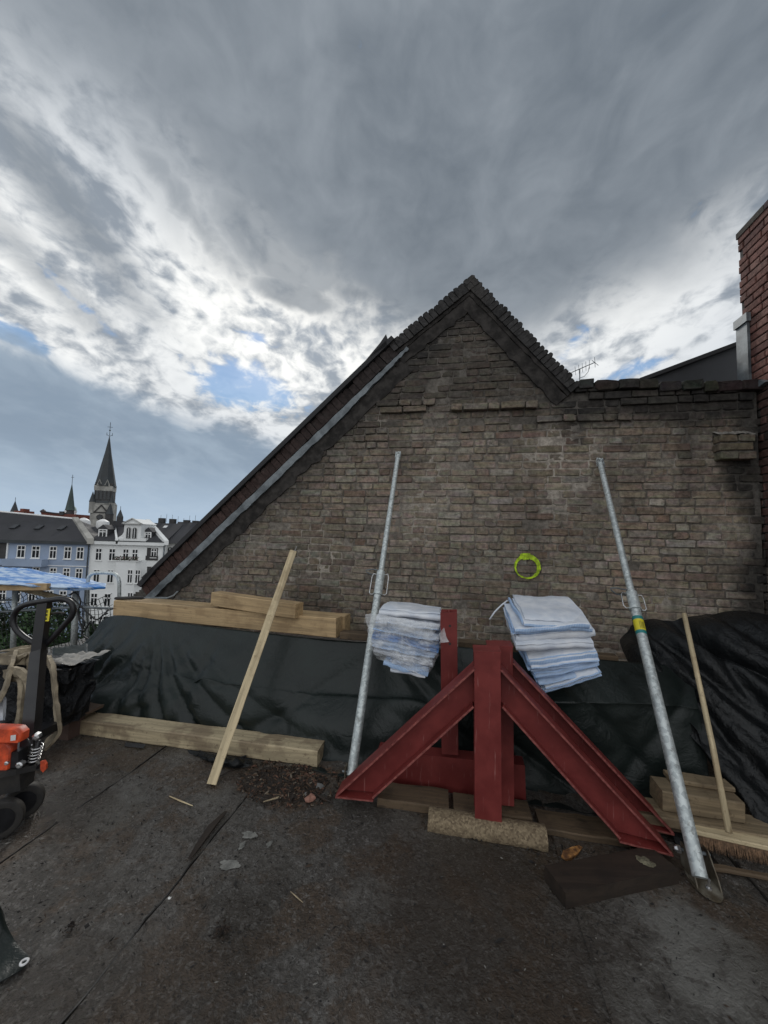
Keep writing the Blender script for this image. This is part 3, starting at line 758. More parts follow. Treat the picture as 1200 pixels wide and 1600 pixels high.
# ---- aerial ------------------------------------------------------------------
aer = root('tv_aerial', W((1.7, 6, 2.6)), 'thin grey rooftop television aerial showing above the parapet beside the gable', 'antenna')
def q6(px, py): return W(sight(px, py, 6.0))
MB().tube([q6(893, 582), q6(930, 566)], .007, 6).build('boom', m_zinc, aer)
MB().tube([q6(906, 576), q6(905, 640)], .008, 6).build('mast', m_zinc, aer)
for (a_, b_) in (((929, 558), (930, 574)), ((925, 563), (935, 571))): MB().tube([q6(*a_), q6(*b_)], .004, 5).build('element', m_zinc, aer)
for k in range(5): c_ = q6(899+k*5.5, 579.5-k*2.4); MB().tube([c_-E2*.16-E1*.05, c_+E2*.16+E1*.05], .0028, 5).build('element', m_zinc, aer)
MB().tube([q6(921, 571), q6(919, 581), q6(913, 588), q6(905, 591)], .004, 5).build('cable', m_cable, aer)
# ================================================================== OBJECTS ON THE ROOF
def proj(P):
    q = Vector(P)-EYE
    f = q.y*math.cos(PITCH)+q.z*math.sin(PITCH); y = -q.y*math.sin(PITCH)+q.z*math.cos(PITCH)
    x, y = FPX*q.x/f, FPX*y/f; c, s = math.cos(ROLL), math.sin(ROLL)
    return (600+x*c+y*s, 800-(-x*s+y*c))
def along(P0, P1, py):                                  # where on the segment the sight line at height py meets it
    lo, hi = 0.0, 1.0; P0, P1 = Vector(P0), Vector(P1)
    for _ in range(40):
        m_ = (lo+hi)/2
        if proj(P0.lerp(P1, m_))[1] > py: lo = m_
        else: hi = m_
    return P0.lerp(P1, lo)
def wp3(px, py, b): return W(sight(px, py, b))
def gp3(px, py, z=0): return W(ground(px, py, z))

# ---- covered low parapet and its tarpaulin -----------------------------------
o = MB().hexa(W((-2.5, 3.14, 0)), E1*4.2, E2*.30, E3*.62, (.2, .18, .16)).build('low_parapet', m_mortar); tag(o, kind='structure')
r0 = [wp3(*t) for t in ((146, 990, 3.45), (178, 962, 3.28), (300, 976, 3.12), (420, 990, 3.02), (530, 1001, 3.06), (680, 1008, 2.95), (840, 1022, 2.97), (1000, 1036, 3.0), (1080, 1042, 3.05))]
r1 = [wp3(*t) for t in ((122, 1012, 3.22), (168, 1015, 3.05), (285, 1042, 2.88), (420, 1064, 2.80), (530, 1074, 2.93), (680, 1084, 2.78), (840, 1088, 2.70), (1010, 1092, 2.76), (1090, 1100, 2.8))]
r2 = [wp3(*t) for t in ((112, 1050, 3.0), (165, 1060, 2.92), (285, 1060, 2.80), (420, 1080, 2.76), (530, 1092, 2.86), (680, 1102, 2.72), (840, 1108, 2.68), (1015, 1112, 2.74), (1095, 1120, 2.78))]
r3 = [S(P_.dot(E1), 2.70+.02*i % .03, .20) for i, P_ in enumerate(r2)]
r4 = [S(P_.dot(E1), 2.66, .012) for P_ in r2]
r5 = [S(P_.dot(E1), 2.50 if i > 3 else 2.64, .006) for i, P_ in enumerate(r2)]
r3[0] = wp3(118, 1090, 2.88); r4[0] = wp3(122, 1116, 2.82); r5[0] = wp3(126, 1126, 2.78)
def wr(p, u, v):
    a = p.dot(E1); z = p.z
    d = .010*fb(p, 2.0, 3)
    left = max(0, 1-abs(u-.11)/.17)
    d += left*(.075*max(0, ridge((a*1.5-z*1.2, z*.5, 1), 2.6, 2)-.25) + .02*fb((a*5+z*4, z*1.4, 4), 1, 2))
    for (sl, am, w_) in ((.16, .035, .05), (.42, .045, .06), (.74, .05, .07), (1.15, .045, .08), (1.75, .035, .10), (2.6, .02, .12)):   # folds fanning out of the pinned corner
        dz_ = .78-z; x = (a+2.74-sl*dz_)/math.sqrt(1+sl*sl); rr_ = min(1, max(0, dz_/.22))*min(1, max(0, (1.15+sl*.3-math.hypot(a+2.74, dz_))/.35))
        d += am*max(0, 1-abs(x)/(w_*(.35+.8*dz_)))**1.6*rr_
    d += (.026 if u < .42 else .012)*max(0, ridge((a*.9+z*1.1, z*1.6-a*.7, 2), 1.5, 2)-.45)*(.5+v)
    d += (.012 if u < .42 else .005)*max(0, ridge((a*2.2-z*2.0, z*1.2+a*.4, 7), 2.1, 2)-.3)
    for (ac, sl, am, w_) in ((-2.05, .25, .02, .035), (-.15, -1.3, .028, .05), (.10, -1.6, .02, .05), (.95, -.9, .022, .05), (1.25, .8, .02, .05), (-1.0, 1.6, .014, .06)):
        x = a-ac-sl*(z-.4); d += am*math.exp(-(x/w_)**2)*(1 if z < .62 else max(0, 1-(z-.62)/.1))
    k = min(1, v*6)*min(1, (1-v)*8+.25)
    return d*k
mb = sheet([r0, r1, r2, r3, r4, r5], 230, 70, wr)
o = mb.build('dark_tarpaulin', m_tarp, None, smooth=True, thick=.002); tag(o, 'dark green tarpaulin stretched along the foot of the gable under the long beams', 'tarpaulin')

# right heap
T = lambda L: [wp3(*t) for t in L]
rows = [T(((968, 1000, 3.45), (992, 972, 3.42), (1040, 966, 3.4), (1090, 962, 3.4), (1140, 954, 3.4), (1185, 957, 3.35), (1250, 970, 3.2))),
        T(((972, 1020, 3.25), (1000, 990, 3.2), (1045, 984, 3.18), (1095, 978, 3.15), (1145, 972, 3.15), (1200, 976, 3.1), (1270, 990, 2.95))),
        T(((985, 1045, 3.08), (1015, 1030, 3.02), (1060, 1030, 2.98), (1105, 1025, 2.95), (1155, 1020, 2.92), (1215, 1022, 2.88), (1285, 1030, 2.75))),
        T(((1008, 1070, 2.98), (1040, 1072, 2.90), (1080, 1082, 2.86), (1120, 1085, 2.82), (1170, 1085, 2.80), (1225, 1090, 2.70), (1295, 1100, 2.6))),
        T(((1040, 1098, 2.88), (1066, 1120, 2.78), (1100, 1142, 2.74), (1135, 1150, 2.70), (1180, 1160, 2.66), (1240, 1180, 2.55), (1310, 1190, 2.45))),
        T(((1058, 1112, 2.84), (1084, 1150, 2.72), (1115, 1190, 2.66), (1145, 1215, 2.60), (1190, 1245, 2.54), (1250, 1265, 2.44), (1320, 1275, 2.36))),
        T(((1062, 1122, 2.84), (1090, 1165, 2.73), (1124, 1212, 2.66), (1158, 1252, 2.56), (1196, 1298, 2.45), (1260, 1330, 2.34), (1330, 1345, 2.26)))]
def wr2(p, u, v):
    a = p.dot(E1); z = p.z
    d = .028*max(0, ridge((a*1.2+z*1.5, z*.9-a*.5, 3), 1.7, 3)-.2) + .016*fb((a*3, p.y*2, z*3), 1, 3)
    d += .008*max(0, ridge((a*3.2+z*1.6, z*2.4-a*1.4, 9), 2.0, 3)-.1)
    for (ac, sl, am, w_) in ((1.62, -.9, .06, .05), (1.95, -1.1, .07, .06), (1.75, -.35, .05, .04), (2.2, -.8, .06, .07), (1.42, -.6, .05, .05), (2.05, -1.7, .05, .05)):
        x = a-ac-sl*(z-.7); d += am*math.exp(-(x/w_)**2)
    return d*min(1, v*5+.2)
o = sheet(rows, 150, 150, wr2).build('black_tarpaulin', m_tarpb, None, smooth=True, thick=.002)
tag(o, 'black crinkled tarpaulin heaped in the corner behind the broom and the right prop', 'tarpaulin')
# dark tarp tail lying under the boards
o = sheet([[gp3(1035, 1290, .02), gp3(1075, 1300, .03), gp3(1110, 1330, .012)], [gp3(1050, 1305, .035), gp3(1085, 1318, .03), gp3(1120, 1345, .012)], [gp3(1060, 1325, .01), gp3(1088, 1338, .01), gp3(1125, 1356, .008)]], 30, 20,
          lambda p, u, v: .012*fb(p, 9, 3)).build('plastic_scrap', m_tarpb, None, smooth=True, thick=.002)
tag(o, 'small scrap of black plastic sheet lying under the foot of the right prop', 'plastic scrap')

# ---- timber ----------------------------------------------------------------------
def timber(name, label, cat, p0, p1, w, h, mat, up=(0, 0, 1), group=None, **kw):
    p0, p1 = Vector(p0), Vector(p1)
    r = root(name, ((p0+p1)/2 - E3*h/2), label, cat, group); o = MB().beam(p0, p1, w, h, up, **kw).build('timber', mat, r, smooth='auto'); 
    return r
def timb1(name, label, cat, p0, p1, w, h, mat, up=(0, 0, 1), group=None, **kw):
    o = MB().beam(p0, p1, w, h, up, **kw).build(name, mat, None, smooth='auto'); return tag(o, label, cat, group)
hb = .152
A0 = wp3(178, 950, 3.32); A1 = wp3(526, 982, 3.0)
timb1('squared_beam', 'long pale squared beam on top of the tarpaulin, front one of the pair, with the short beam resting on it', 'timber beam', A0+E2*.06, A1+E2*.06, .12, hb, m_wood, ch=.005, seg=14, jit=.003)
timb1('squared_beam', 'long pale squared beam mostly hidden behind the front one on the tarpaulin', 'timber beam', A0+E2*.187+E1*.03, A1+E2*.187+E1*.035, .12, hb-.004, m_wood, ch=.005, seg=14, jit=.003)
B0 = wp3(331, 934, 3.16); B1 = wp3(463, 953, 2.99)
dz = (A0.lerp(A1, .5).z+hb/2) - (B0.lerp(B1, .5).z-.056)
timb1('squared_beam', 'short pale squared beam lying on top of the pair of long beams', 'timber beam', B0+E2*.06+E3*(dz*.6+.004), B1+E2*.06+E3*(dz*.6+.002), .115, .118, m_wood, ch=.004, seg=8, jit=.002)
gL, gR = ground(105, 1146), ground(495, 1200)
zt = sight(502, 1175, gR[1])[2]
bb = ground(518, 1157, zt)[1]
timb1('squared_beam', 'dusty squared beam lying on the roof at the foot of the tarpaulin', 'timber beam', S(gL[0]-.05, gL[1]+(bb-gR[1])/2, zt/2), S(gR[0], (gR[1]+bb)/2, zt/2), bb-gR[1], zt, m_woodg, ch=.008, seg=16, jit=.004)
P0 = gp3(330, 1229, .0); P1 = wp3(458, 862, 3.14)
d_ = (P1-P0).normalized()
bt = timb1('batten', 'pale square batten leaning diagonally against the short beam', 'batten', P0+E3*.012, P1, .058, .046, m_woodp, up=-E2+E1*.45, ch=.004, seg=14, jit=.003)
o = MB().tube([P1+d_*-.01+E1*.012, P1+d_*.055+E1*.016], .0025, 5).build('nail', m_chrome, None); o.parent = bt; o.location = o.location - bt.location
# boards along the top to the right
def brd(px0, py0, b0, px1, py1, b1, w, h, label, mat, **k): return timb1('top_board', label, 'board', wp3(px0, py0, b0), wp3(px1, py1, b1), w, h, mat, **k)
brd(534, 991, 3.06, 700, 1003, 3.02, .10, .055, 'brown weathered board on top of the tarpaulin between the long beam and the red post', m_woodo, jit=.004)
brd(716, 1005, 3.05, 842, 1016, 3.05, .10, .055, 'brown weathered board behind the right stack of folded bags, left of its pair', m_woodo, jit=.004)
brd(846, 1018, 3.05, 962, 1029, 3.05, .10, .05, 'dark brown board end sticking out right of the folded bags', m_woodo, jit=.004)
# tool on the beam
zt_ = A0.z+hb/2
tool = root('pry_bar', A0+E3*(hb/2), 'slim pry bar with black grip lying on the left end of the long beam', 'pry bar')
q0 = wp3(180, 935, 3.36); q1 = wp3(226, 934, 3.36); q2 = wp3(262, 934, 3.36); q3 = wp3(272, 930, 3.37); q4 = wp3(278, 924, 3.38)
MB().tube([q0, q0.lerp(q1, .1), q1.lerp(q0, .1), q1], .017, 8, scale=lambda t: .75 if t in (0, 1) else 1).build('grip', m_rubber, tool, smooth=True)
MB().sweep([q1, q2, q3, q4], [(-.012, -.006), (.012, -.006), (.012, .006), (-.012, .006)], E3).build('bar', m_zinc, tool)
# floor timbers below the steel
def flr(label, px0, py0, px1, py1, w, h, mat, z0=0, name='floor_board', cat='board', **k):
    p0, p1 = gp3(px0, py0, z0), gp3(px1, py1, z0)
    return timb1(name, label, cat, p0+E2*w/2+E3*h/2, p1+E2*w/2+E3*h/2, w, h, mat, **k)
flr('wet dark brown plank under the red steel frames, left of the chip board piece', 588, 1262, 700, 1277, .17, .05, m_woodo, jit=.005)
flr('stained plank under the central red posts, ending beside the split board', 708, 1278, 832, 1294, .15, .05, m_woodo, jit=.005)
flr('split grey board on the roof under the right arm of the front red frame', 846, 1306, 985, 1326, .16, .035, m_woodo, jit=.006)
flr('long stained plank on the roof behind the broom head', 1000, 1286, 1235, 1330, .17, .05, m_woodd, .055, jit=.004)
flr('long dark plank underneath the one behind the broom head', 985, 1296, 1240, 1342, .22, .05, m_woodo, .002, jit=.006)
flr('thick short timber block in front of the black tarpaulin, behind the broom handle', 1036, 1268, 1165, 1288, .15, .105, m_woodd, .108, name='timber_block', cat='timber block', jit=.003)
flr('thin plank lying on top of the short timber block', 1050, 1225, 1150, 1240, .10, .025, m_woodd, .214, name='thin_plank', jit=.003)
flr('thin split board along the roof below the broom bristles', 1085, 1356, 1235, 1384, .035, .02, m_woodo, .002, jit=.006)
# half-round chip board piece
l0, l1 = gp3(668, 1301), gp3(857, 1333)
sec = [(-.055, 0), (.058, 0), (.066, .022), (.062, .046), (.048, .066), (.024, .078), (-.006, .080), (-.036, .072), (-.056, .052), (-.064, .026)]
o = MB().sweep([l0.lerp(l1, i/24)+E2*.064 for i in range(25)], sec, E3, disp=lambda p: p+Vector((fb(p, 28, 2), fb(p+E1*3, 28, 2), fb(p+E2*5, 28, 2)))*.004).build('chip_board_bar', m_chip, None, smooth='auto')
tag(o, 'pale rounded bar of pressed wood chips under the front red post', 'bar')
# dark slab
zt = .066
c4 = [gp3(*t, zt) for t in ((851, 1352), (884, 1396), (1061, 1358), (1015, 1322))]
slab = root('dark_slab', (c4[0]+c4[2])/2-E3*zt, 'thick dark wet slab lying flat in front of the right red arm, pale smear on top', 'slab')
MB().prism([p-E3*(zt-.003) for p in c4], E3*(zt-.003)).build('slab_body', m_woodk, slab)
mid = (c4[2]*.55+c4[3]*.25+c4[0]*.2)
MB().grid(lambda u, v: mid+(E1*math.cos(6.283*u)*1.2+E2*math.sin(6.283*u))*(.030*v*(1+.5*fb((math.cos(6.283*u), math.sin(6.283*u), 3), 1.5, 2)))+E3*(.002+.010*(1-v)*max(0, fb((u*5, v*4, 1))+.6)), 26, 6, (.20, .18, .12)).build('mortar_smear', m_mortar, slab, smooth=True)

# ---- red steel frames ---------------------------------------------------------
def plate(mb, pts, dep): mb.prism(pts, E2*dep)
def steel_frame(fr, b, arms, pb, pt, da=0, db=0, dz=0):
    """post with a face flange towards the viewer; arms are I sections with their web facing the viewer"""
    off = E1*da+E2*db+E3*dz; tf, dep = .012, .13
    q = lambda t: W(sight(t[0], t[1], b))+off
    # post: front flange, web, rear flange
    bl, br, tl, tr = q(pb[0]), q(pb[1]), q(pt[0]), q(pt[1])
    m1 = MB(); m1.prism([bl, br, tr, tl], E2*tf); m1.build('post_flange', m_red, fr)
    mw = MB(); c0, c1 = (bl+br)/2, (tl+tr)/2
    mw.prism([c0-E1*.005+E2*tf, c0+E1*.005+E2*tf, c1+E1*.005+E2*tf, c1-E1*.005+E2*tf], E2*(dep-2*tf)); mw.build('post_web', m_red, fr)
    m2 = MB(); m2.prism([p+E2*(dep-tf) for p in (bl, br, tr, tl)], E2*tf); m2.build('post_flange', m_red, fr)
    cap = MB(); cap.hexa(tl-E1*.004+E3*.0005, (tr-tl)+E1*.008, E2*dep, E3*.008); cap.build('cap_plate', m_red, fr)
    for (u0, u1, w0, w1) in arms:                     # upper line u0->u1 (post->foot), lower line w0->w1
        U0, U1, L0, L1 = q(u0), q(u1), q(w0), q(w1)
        back = dep*.5
        wb = MB(); wb.prism([p+E2*(back-.004) for p in (U0, U1, L1, L0)], E2*.009); wb.build('arm_web', m_red, fr)
        wl = [U0.lerp(L0, i/14)+E2*(back-.006) for i in range(15)]
        MB().tube([p+Vector((fb(p, 60, 2), 0, fb(p+E1, 60, 2)))*.0025 for p in wl], .0055, 6).build('weld_bead', m_red, fr, smooth=True)
        for (s0, s1, t0, t1) in ((U0, U1, L0, L1), (L0, L1, U0, U1)):
            inn = ((t0-s0)*.5+(t1-s1)*.5); dd = (s1-s0).normalized(); inn = (inn-dd*inn.dot(dd)).normalized()
            fl = MB(); fl.hexa(s0+E2*.002, s1-s0, inn*tf, E2*(dep-.004)); f = fl.build('arm_flange', m_red, fr)
            ed = MB(); ed.hexa(s0+inn*.001, s1-s0, inn*(tf-.002), E2*.0025); ed.build('arm_edge', m_rededge, fr)
        fp = MB(); fp.hexa(U1-(L1-U1)*.0-E3*.004, L1-U1, E2*dep, -E3*.010); fp.build('foot_plate', m_red, fr)
        fe = MB(); fe.hexa(U1-E3*.005-E2*.0022, L1-U1, E2*.002, -E3*.008); fe.build('arm_edge', m_rededge, fr)
FB = 2.20
front = root('steel_frame', gp3(763, 1290), 'front red oxide steel trestle with a central post and two sloping arms', 'steel frame')
steel_frame(front, FB, [((741, 1044), (524, 1243), (741, 1106), (583, 1249)), ((784, 1046), (1052, 1334), (784, 1106), (968, 1312))],
            ((742, 1283), (784, 1287)), ((741, 1020), (782, 1021)))
rear = root('steel_frame', gp3(800, 1270)+E2*.15, 'second red steel trestle close behind the front one, showing past its right side', 'steel frame')
steel_frame(rear, FB, [((784, 1046), (1052, 1334), (784, 1106), (968, 1312))], ((742, 1283), (784, 1287)), ((741, 1020), (782, 1021)), da=.085, db=.165, dz=-.008)
third = root('steel_frame', gp3(705, 1230), 'upright red steel post with drilled holes on a flat base, standing behind the left arm', 'steel frame')
b3 = 2.50
q3_ = lambda px, py: W(sight(px, py, b3))
MB().prism([q3_(690, 1178), q3_(716, 1180), q3_(714, 957), q3_(688, 957)], E2*.012).build('post_flange', m_red, third)
cw = (q3_(702, 1178), q3_(701, 958))
MB().prism([cw[0]-E1*.005+E2*.012, cw[0]+E1*.005+E2*.012, cw[1]+E1*.005+E2*.012, cw[1]-E1*.005+E2*.012], E2*.09).build('post_web', m_red, third)
MB().prism([p+E2*.102 for p in (q3_(690, 1178), q3_(716, 1180), q3_(714, 957), q3_(688, 957))], E2*.012).build('post_flange', m_red, third)
for py in (978, 1006): MB().lathe(q3_(703, py)-E2*.0015, E2, [(.008, 0), (.008, .001)], 10).build('bolt_hole', m_ink, third)
MB().prism([q3_(590, 1172), q3_(820, 1196), q3_(822, 1250), q3_(592, 1228)], E2*.10).build('base_beam', m_red, third)

# ---- push-pull props ------------------------------------------------------------
def prop(pr, foot, head, ycol0, ycol1, ro, ri, swan):
    foot, head = Vector(foot), Vector(head); ax = (head-foot).normalized()
    cA, cB = along(foot, head, ycol1), along(foot, head, ycol0)       # lower, upper end of the collar
    sd_ = ax.cross(E2).normalized()
    if sd_.dot(E1) < 0: sd_ = -sd_
    bk = sd_.cross(ax)
    MB().lathe(foot, ax, [(ro*.8, 0), (ro, 0), (ro, (cA-foot).length), (ro*.9, (cA-foot).length)], 18).build('outer_tube', m_galv, pr, smooth='auto')
    MB().lathe(cB, ax, [(ri, 0), (ri, (head-cB).length), (ri*.7, (head-cB).length+.004)], 16).build('inner_tube', m_galv, pr, smooth='auto')
    L = (cB-cA).length
    MB().lathe(cA, ax, [(ro*1.28, 0), (ro*1.28, .012), (ro*1.16, .014), (ro*1.16, L-.004), (ro*.9, L)], 18).build('collar_nut', m_galv, pr, smooth='auto')
    # swivel handles: a wire loop on each side and the pin loop above
    for s in (-1, 1):
        h = [cA+sd_*s*ro*.9+ax*.012, cA+sd_*s*ro*1.9+ax*.004, cA+sd_*s*ro*2.35+ax*.02, cA+sd_*s*ro*2.3+ax*(L*.75), cA+sd_*s*ro*2.0+ax*(L*.9), cA+sd_*s*ro*.9+ax*(L*.85)]
        MB().tube(h, .0045, 6).build('handle', m_chrome, pr, smooth=True)
    c0 = cB+ax*.012
    ring = [c0-sd_*(ri*.9)+bk*.0, c0-sd_*.09+ax*.012-bk*.01, c0-sd_*.135-ax*.006, c0-sd_*.13-ax*.022, c0-sd_*.09-ax*.028-bk*.03, c0-sd_*ri-ax*.024-bk*.03]
    MB().tube(ring, .005, 6).build('pin_loop', m_zinc, pr, smooth=True)
    # head: swivel eye
    e = [head+ax*.02+sd_*.022*math.cos(t*math.pi/8)+ax*.022*math.sin(t*math.pi/8) for t in range(16)]
    MB().tube(e, .010, 8, closed=True).build('head_eye', m_galv, pr, smooth=True)
    for s in (-1, 1):
        MB().hexa(head+sd_*(s*.024-.003)-ax*.05-bk*.02, sd_*.006, ax*.085, bk*.04).build('head_cheek', m_galv, pr)
    return ax, sd_, bk, cA
f0 = gp3(549, 1212, .035); h0 = wp3(622, 711, 4.03)
pl = root('push_pull_prop', f0-E3*.035, 'galvanised steel prop leaning on the wall behind the bagged stack, left one', 'steel prop')
ax, sd_, bk, cA = prop(pl, f0, h0, 893, 930, .031, .024, 0)
MB().hexa(f0-E1*.05-E2*.06-E3*.033, E1*.10, E2*.13, E3*.006).build('foot_plate', m_rust, pl)
for s in (-1, 1): MB().hexa(f0+E1*(s*.038-.003)-E2*.02-E3*.027, E1*.006, E2*.045, E3*.085).build('foot_cheek', m_rust, pl)
MB().tube([f0-E1*.06+E3*.02, f0+E1*.06+E3*.02], .007, 8).build('foot_bolt', m_zinc, pl)
f1 = gp3(1094, 1371, .07); h1 = wp3(937, 721, 4.0)
pr_ = root('push_pull_prop', gp3(1098, 1385), 'galvanised steel prop with a yellow and teal label band leaning on the wall at right', 'steel prop')
ax, sd_, bk, cA = prop(pr_, f1, h1, 925, 953, .0305, .0235, 0)
lb0, lb1, lb2, lb3 = (along(f1, h1, y) for y in (992, 987, 970, 965))
for (p, q_, m_) in ((lb0, lb1, m_teal), (lb1, lb2, m_yellow), (lb2, lb3, m_teal)):
    MB().lathe(p, (q_-p), [(.0318, 0), (.0318, (q_-p).length)], 18).build('label_band', m_, pr_, smooth='auto')
for k in range(4):                                   # rows of print on the yellow label
    t = -.35+.23*k; dirn = (-bk*math.cos(t)+sd_*math.sin(t))
    if dirn.y > 0: dirn = -dirn
    MB().hexa(lb1.lerp(lb2, .15)+dirn*.0321+sd_*.0*t, ax*(lb2-lb1).length*random.uniform(.5, .7), sd_*.0022, dirn*.0006).build('print_line', m_ink, pr_)
# hinged foot: oval plate with cheeks, bolt and pin
c0 = gp3(1098, 1378, .006)
dvec = (gp3(1118, 1408)-gp3(1080, 1352)).normalized(); svec = Vector((-dvec.y, dvec.x, 0))
ov = [c0+dvec*(.105*math.cos(t*math.pi/12))+svec*(.058*math.sin(t*math.pi/12)) for t in range(24)]
MB().prism(ov, E3*.008).build('foot_plate', m_rust, pr_)
for s in (-1, 1):
    o_ = c0+svec*s*.044+E3*.008
    MB().prism([o_-dvec*.085, o_+dvec*.055, o_+dvec*.03+E3*.035, o_-dvec*.045+E3*.105, o_-dvec*.085+E3*.10], svec*.005*s).build('foot_cheek', m_rust, pr_)
MB().tube([c0-dvec*.062-svec*.072+E3*.085, c0-dvec*.062+svec*.062+E3*.085], .008, 8).build('foot_bolt', m_zinc, pr_)
MB().lathe(c0-dvec*.062-svec*.072+E3*.085, -svec, [(.016, -.012), (.016, .004), (.008, .014)], 6).build('bolt_head', m_chrome, pr_)
MB().lathe(c0+dvec*.045+E3*.008, E3+dvec*.15, [(.012, 0), (.012, .008), (.006, .009), (.006, .045)], 8).build('anchor_bolt', m_chrome, pr_)
# net rag caught on the head of the right prop
for k in range(7):
    s0 = h1+E1*random.uniform(-.03, .03)-E2*.03; pts = [s0+E3*.015]
    for j in range(4): pts.append(pts[-1]+E1*random.uniform(-.022, .022)-E3*random.uniform(.012, .03)-E2*.003)
    MB().tube(pts, .0028, 5).build('net_thread', m_zinc, pr_)

# ---- folded bags --------------------------------------------------------------------
def bag(name, label, cat, grp, FL, FR, D, th, mat, hemm, seed, layers=3, hem_left=True, amp=.011):
    rnd = random.Random(seed*7+1)
    FL, FR, D = Vector(FL), Vector(FR), Vector(D); dep = D.length; dn_ = D.normalized()
    t = (FR-FL).normalized(); up = t.cross(dn_); up = up if up.z > 0 else -up
    r = root(name, (FL+FR)/2+D/2, label, cat, grp)
    mb = MB(); nx = 18; droop = rnd.uniform(.012, .03); side = rnd.uniform(-.016, .016)
    def dp(p):
        w = (p-FL).dot(D)/dep/dep; x = (p-FL).dot(t)/max((FR-FL).length, .01)
        q = p + up*(amp*1.0*fb(p+Vector((seed*3, 0, 0)), 5, 3)) + dn_*(amp*1.5*fb(p+Vector((0, seed*2, 0)), 4, 3)) + t*(amp*.8*fb(p+Vector((0, 0, seed)), 6, 2)) + up*.0045*fb(p+Vector((seed, 0, 0)), 17, 2)*(1.3-w)
        return q - up*(droop*max(0, .26-w)/.26) + up*side*(x-.5)*(1-w)
    cuts = [0]+sorted(rnd.uniform(.15, .85) for _ in range(layers-1))+[1]
    for k in range(layers):
        lt = max(th*(cuts[k+1]-cuts[k]), .006)*1.02; zc = th*(cuts[k]+cuts[k+1])/2
        s0 = rnd.uniform(-.018, .020); e0 = rnd.uniform(-.014, .014)
        n = 10; top = [(.0-s0-(dep-.01)*i/n, lt*.48) for i in range(n+1)]
        sec = [(p[0], -p[1]) for p in top][::-1] + [(-s0+.006, -lt*.25), (-s0+.008, 0), (-s0+.006, lt*.25)] + [(p[0], p[1]) for p in top] + [(-s0-dep-.004, 0)]
        a0 = FL-t*e0+up*zc; a1 = FR+t*e0*.7+up*zc
        mb.sweep([a0.lerp(a1, i/nx) for i in range(nx+1)], sec, up, disp=dp)
        if hemm and (k != 1 or seed % 3 == 0):
            hm = MB(); hs = [(-.008, -lt*.5), (.007, -lt*.5), (.011, -lt*.1), (.008, lt*.30), (-.008, lt*.30)]
            fr_ = [a0.lerp(a1, i/nx)+dn_*s0 for i in range(nx+1)]
            hm.sweep(fr_, hs, up, disp=dp)
            if hem_left: hm.sweep([a0-t*.003+dn_*dep*i/8 for i in range(9)], [(-.007, -lt*.5), (.006, -lt*.5), (.006, lt*.3), (-.007, lt*.3)], up, disp=dp)
            hm.build('blue_hem', m_hem, r, smooth='auto')
    mb.build('folded_cloth', mat, r, smooth='auto'); return r
GR = 'folded white bags stacked on the tarpaulin at right'
bR = 2.58
names = ['bottom', 'second from the bottom', 'third from the bottom', 'fourth from the bottom', 'fourth from the top', 'third from the top', 'second from the top', 'topmost']
fl = [(850, 1078, 938, 1054), (838, 1063, 938, 1044), (832, 1050, 935, 1032), (826, 1036, 934, 1020), (806, 1010, 928, 1006), (808, 999, 930, 993), (804, 988, 920, 981), (818, 974, 925, 978)]
Dv = (E2*.40-E1*.03+E3*.075)
for i, f in enumerate(fl):
    a_, c_ = wp3(f[0], f[1], bR-.004*i), wp3(f[2], f[3], bR-.01+.003*(i % 3))
    hasl = ['slumped over the tarpaulin', 'with a blue stitched rim', 'with a blue stitched rim', 'pale blue folds showing', 'pushed out to the left', 'with a plain white rim', 'with its rim folded in', 'flat white top with a blue rim'][i]
    bag('folded_bag', f'{names[i]} white woven bag in the right stack, {hasl}', 'folded bag', GR, a_, c_, Dv+E1*random.uniform(-.02, .02)+(E1*-.02 if i == 7 else Vector((0, 0, 0))), .046 if i < 7 else .04, m_woven if i not in (1, 2) else m_pale, i not in (4, 5), i, 2 if i in (4, 5, 7) else 3)
o = MB().tube([wp3(793, 938, 2.66), wp3(783, 946, 2.64), wp3(773, 956, 2.63), wp3(765, 968, 2.62)], .005, 6).build('bag_cord', m_woven, None, smooth=True)
tag(o, 'white cord sticking out left of the right stack of bags', 'cord')
GL = 'folded bags in clear film stacked at left'
bL = 2.56
fl = [(640, 1052, 662, 1050), (602, 1032, 668, 1050), (586, 1016, 674, 1040), (584, 1003, 679, 1028), (583, 991, 683, 1015), (586, 979, 686, 999), (588, 967, 688, 983), (594, 956, 688, 967)]
fl[0] = (612, 1044, 664, 1052)
lab = ['bottom bag in clear film in the left stack, hanging lowest', 'second bag from the bottom of the left stack, grey in its film', 'third bag from the bottom of the left stack, crumpled film around it', 'fourth bag from the bottom of the left stack, beside the prop', 'fourth bag from the top of the left stack, dark blue cloth showing', 'third bag from the top of the left stack, blue stripes along its folds', 'second bag from the top of the left stack, white with blue right corner', 'topmost white bag of the left stack, flat and clean on top']
for i, f in enumerate(fl):
    a_, c_ = wp3(f[0], f[1], bL), wp3(f[2], f[3], bL)
    bag('folded_bag', lab[i], 'folded bag', GL, a_, c_, E2*.30+E1*.02-E3*.015, .036, m_bluecloth if i == 4 else m_pale if i in (1, 3, 5) else m_woven, i in (1, 3, 5, 6), i+20, 2, hem_left=False, amp=.014)
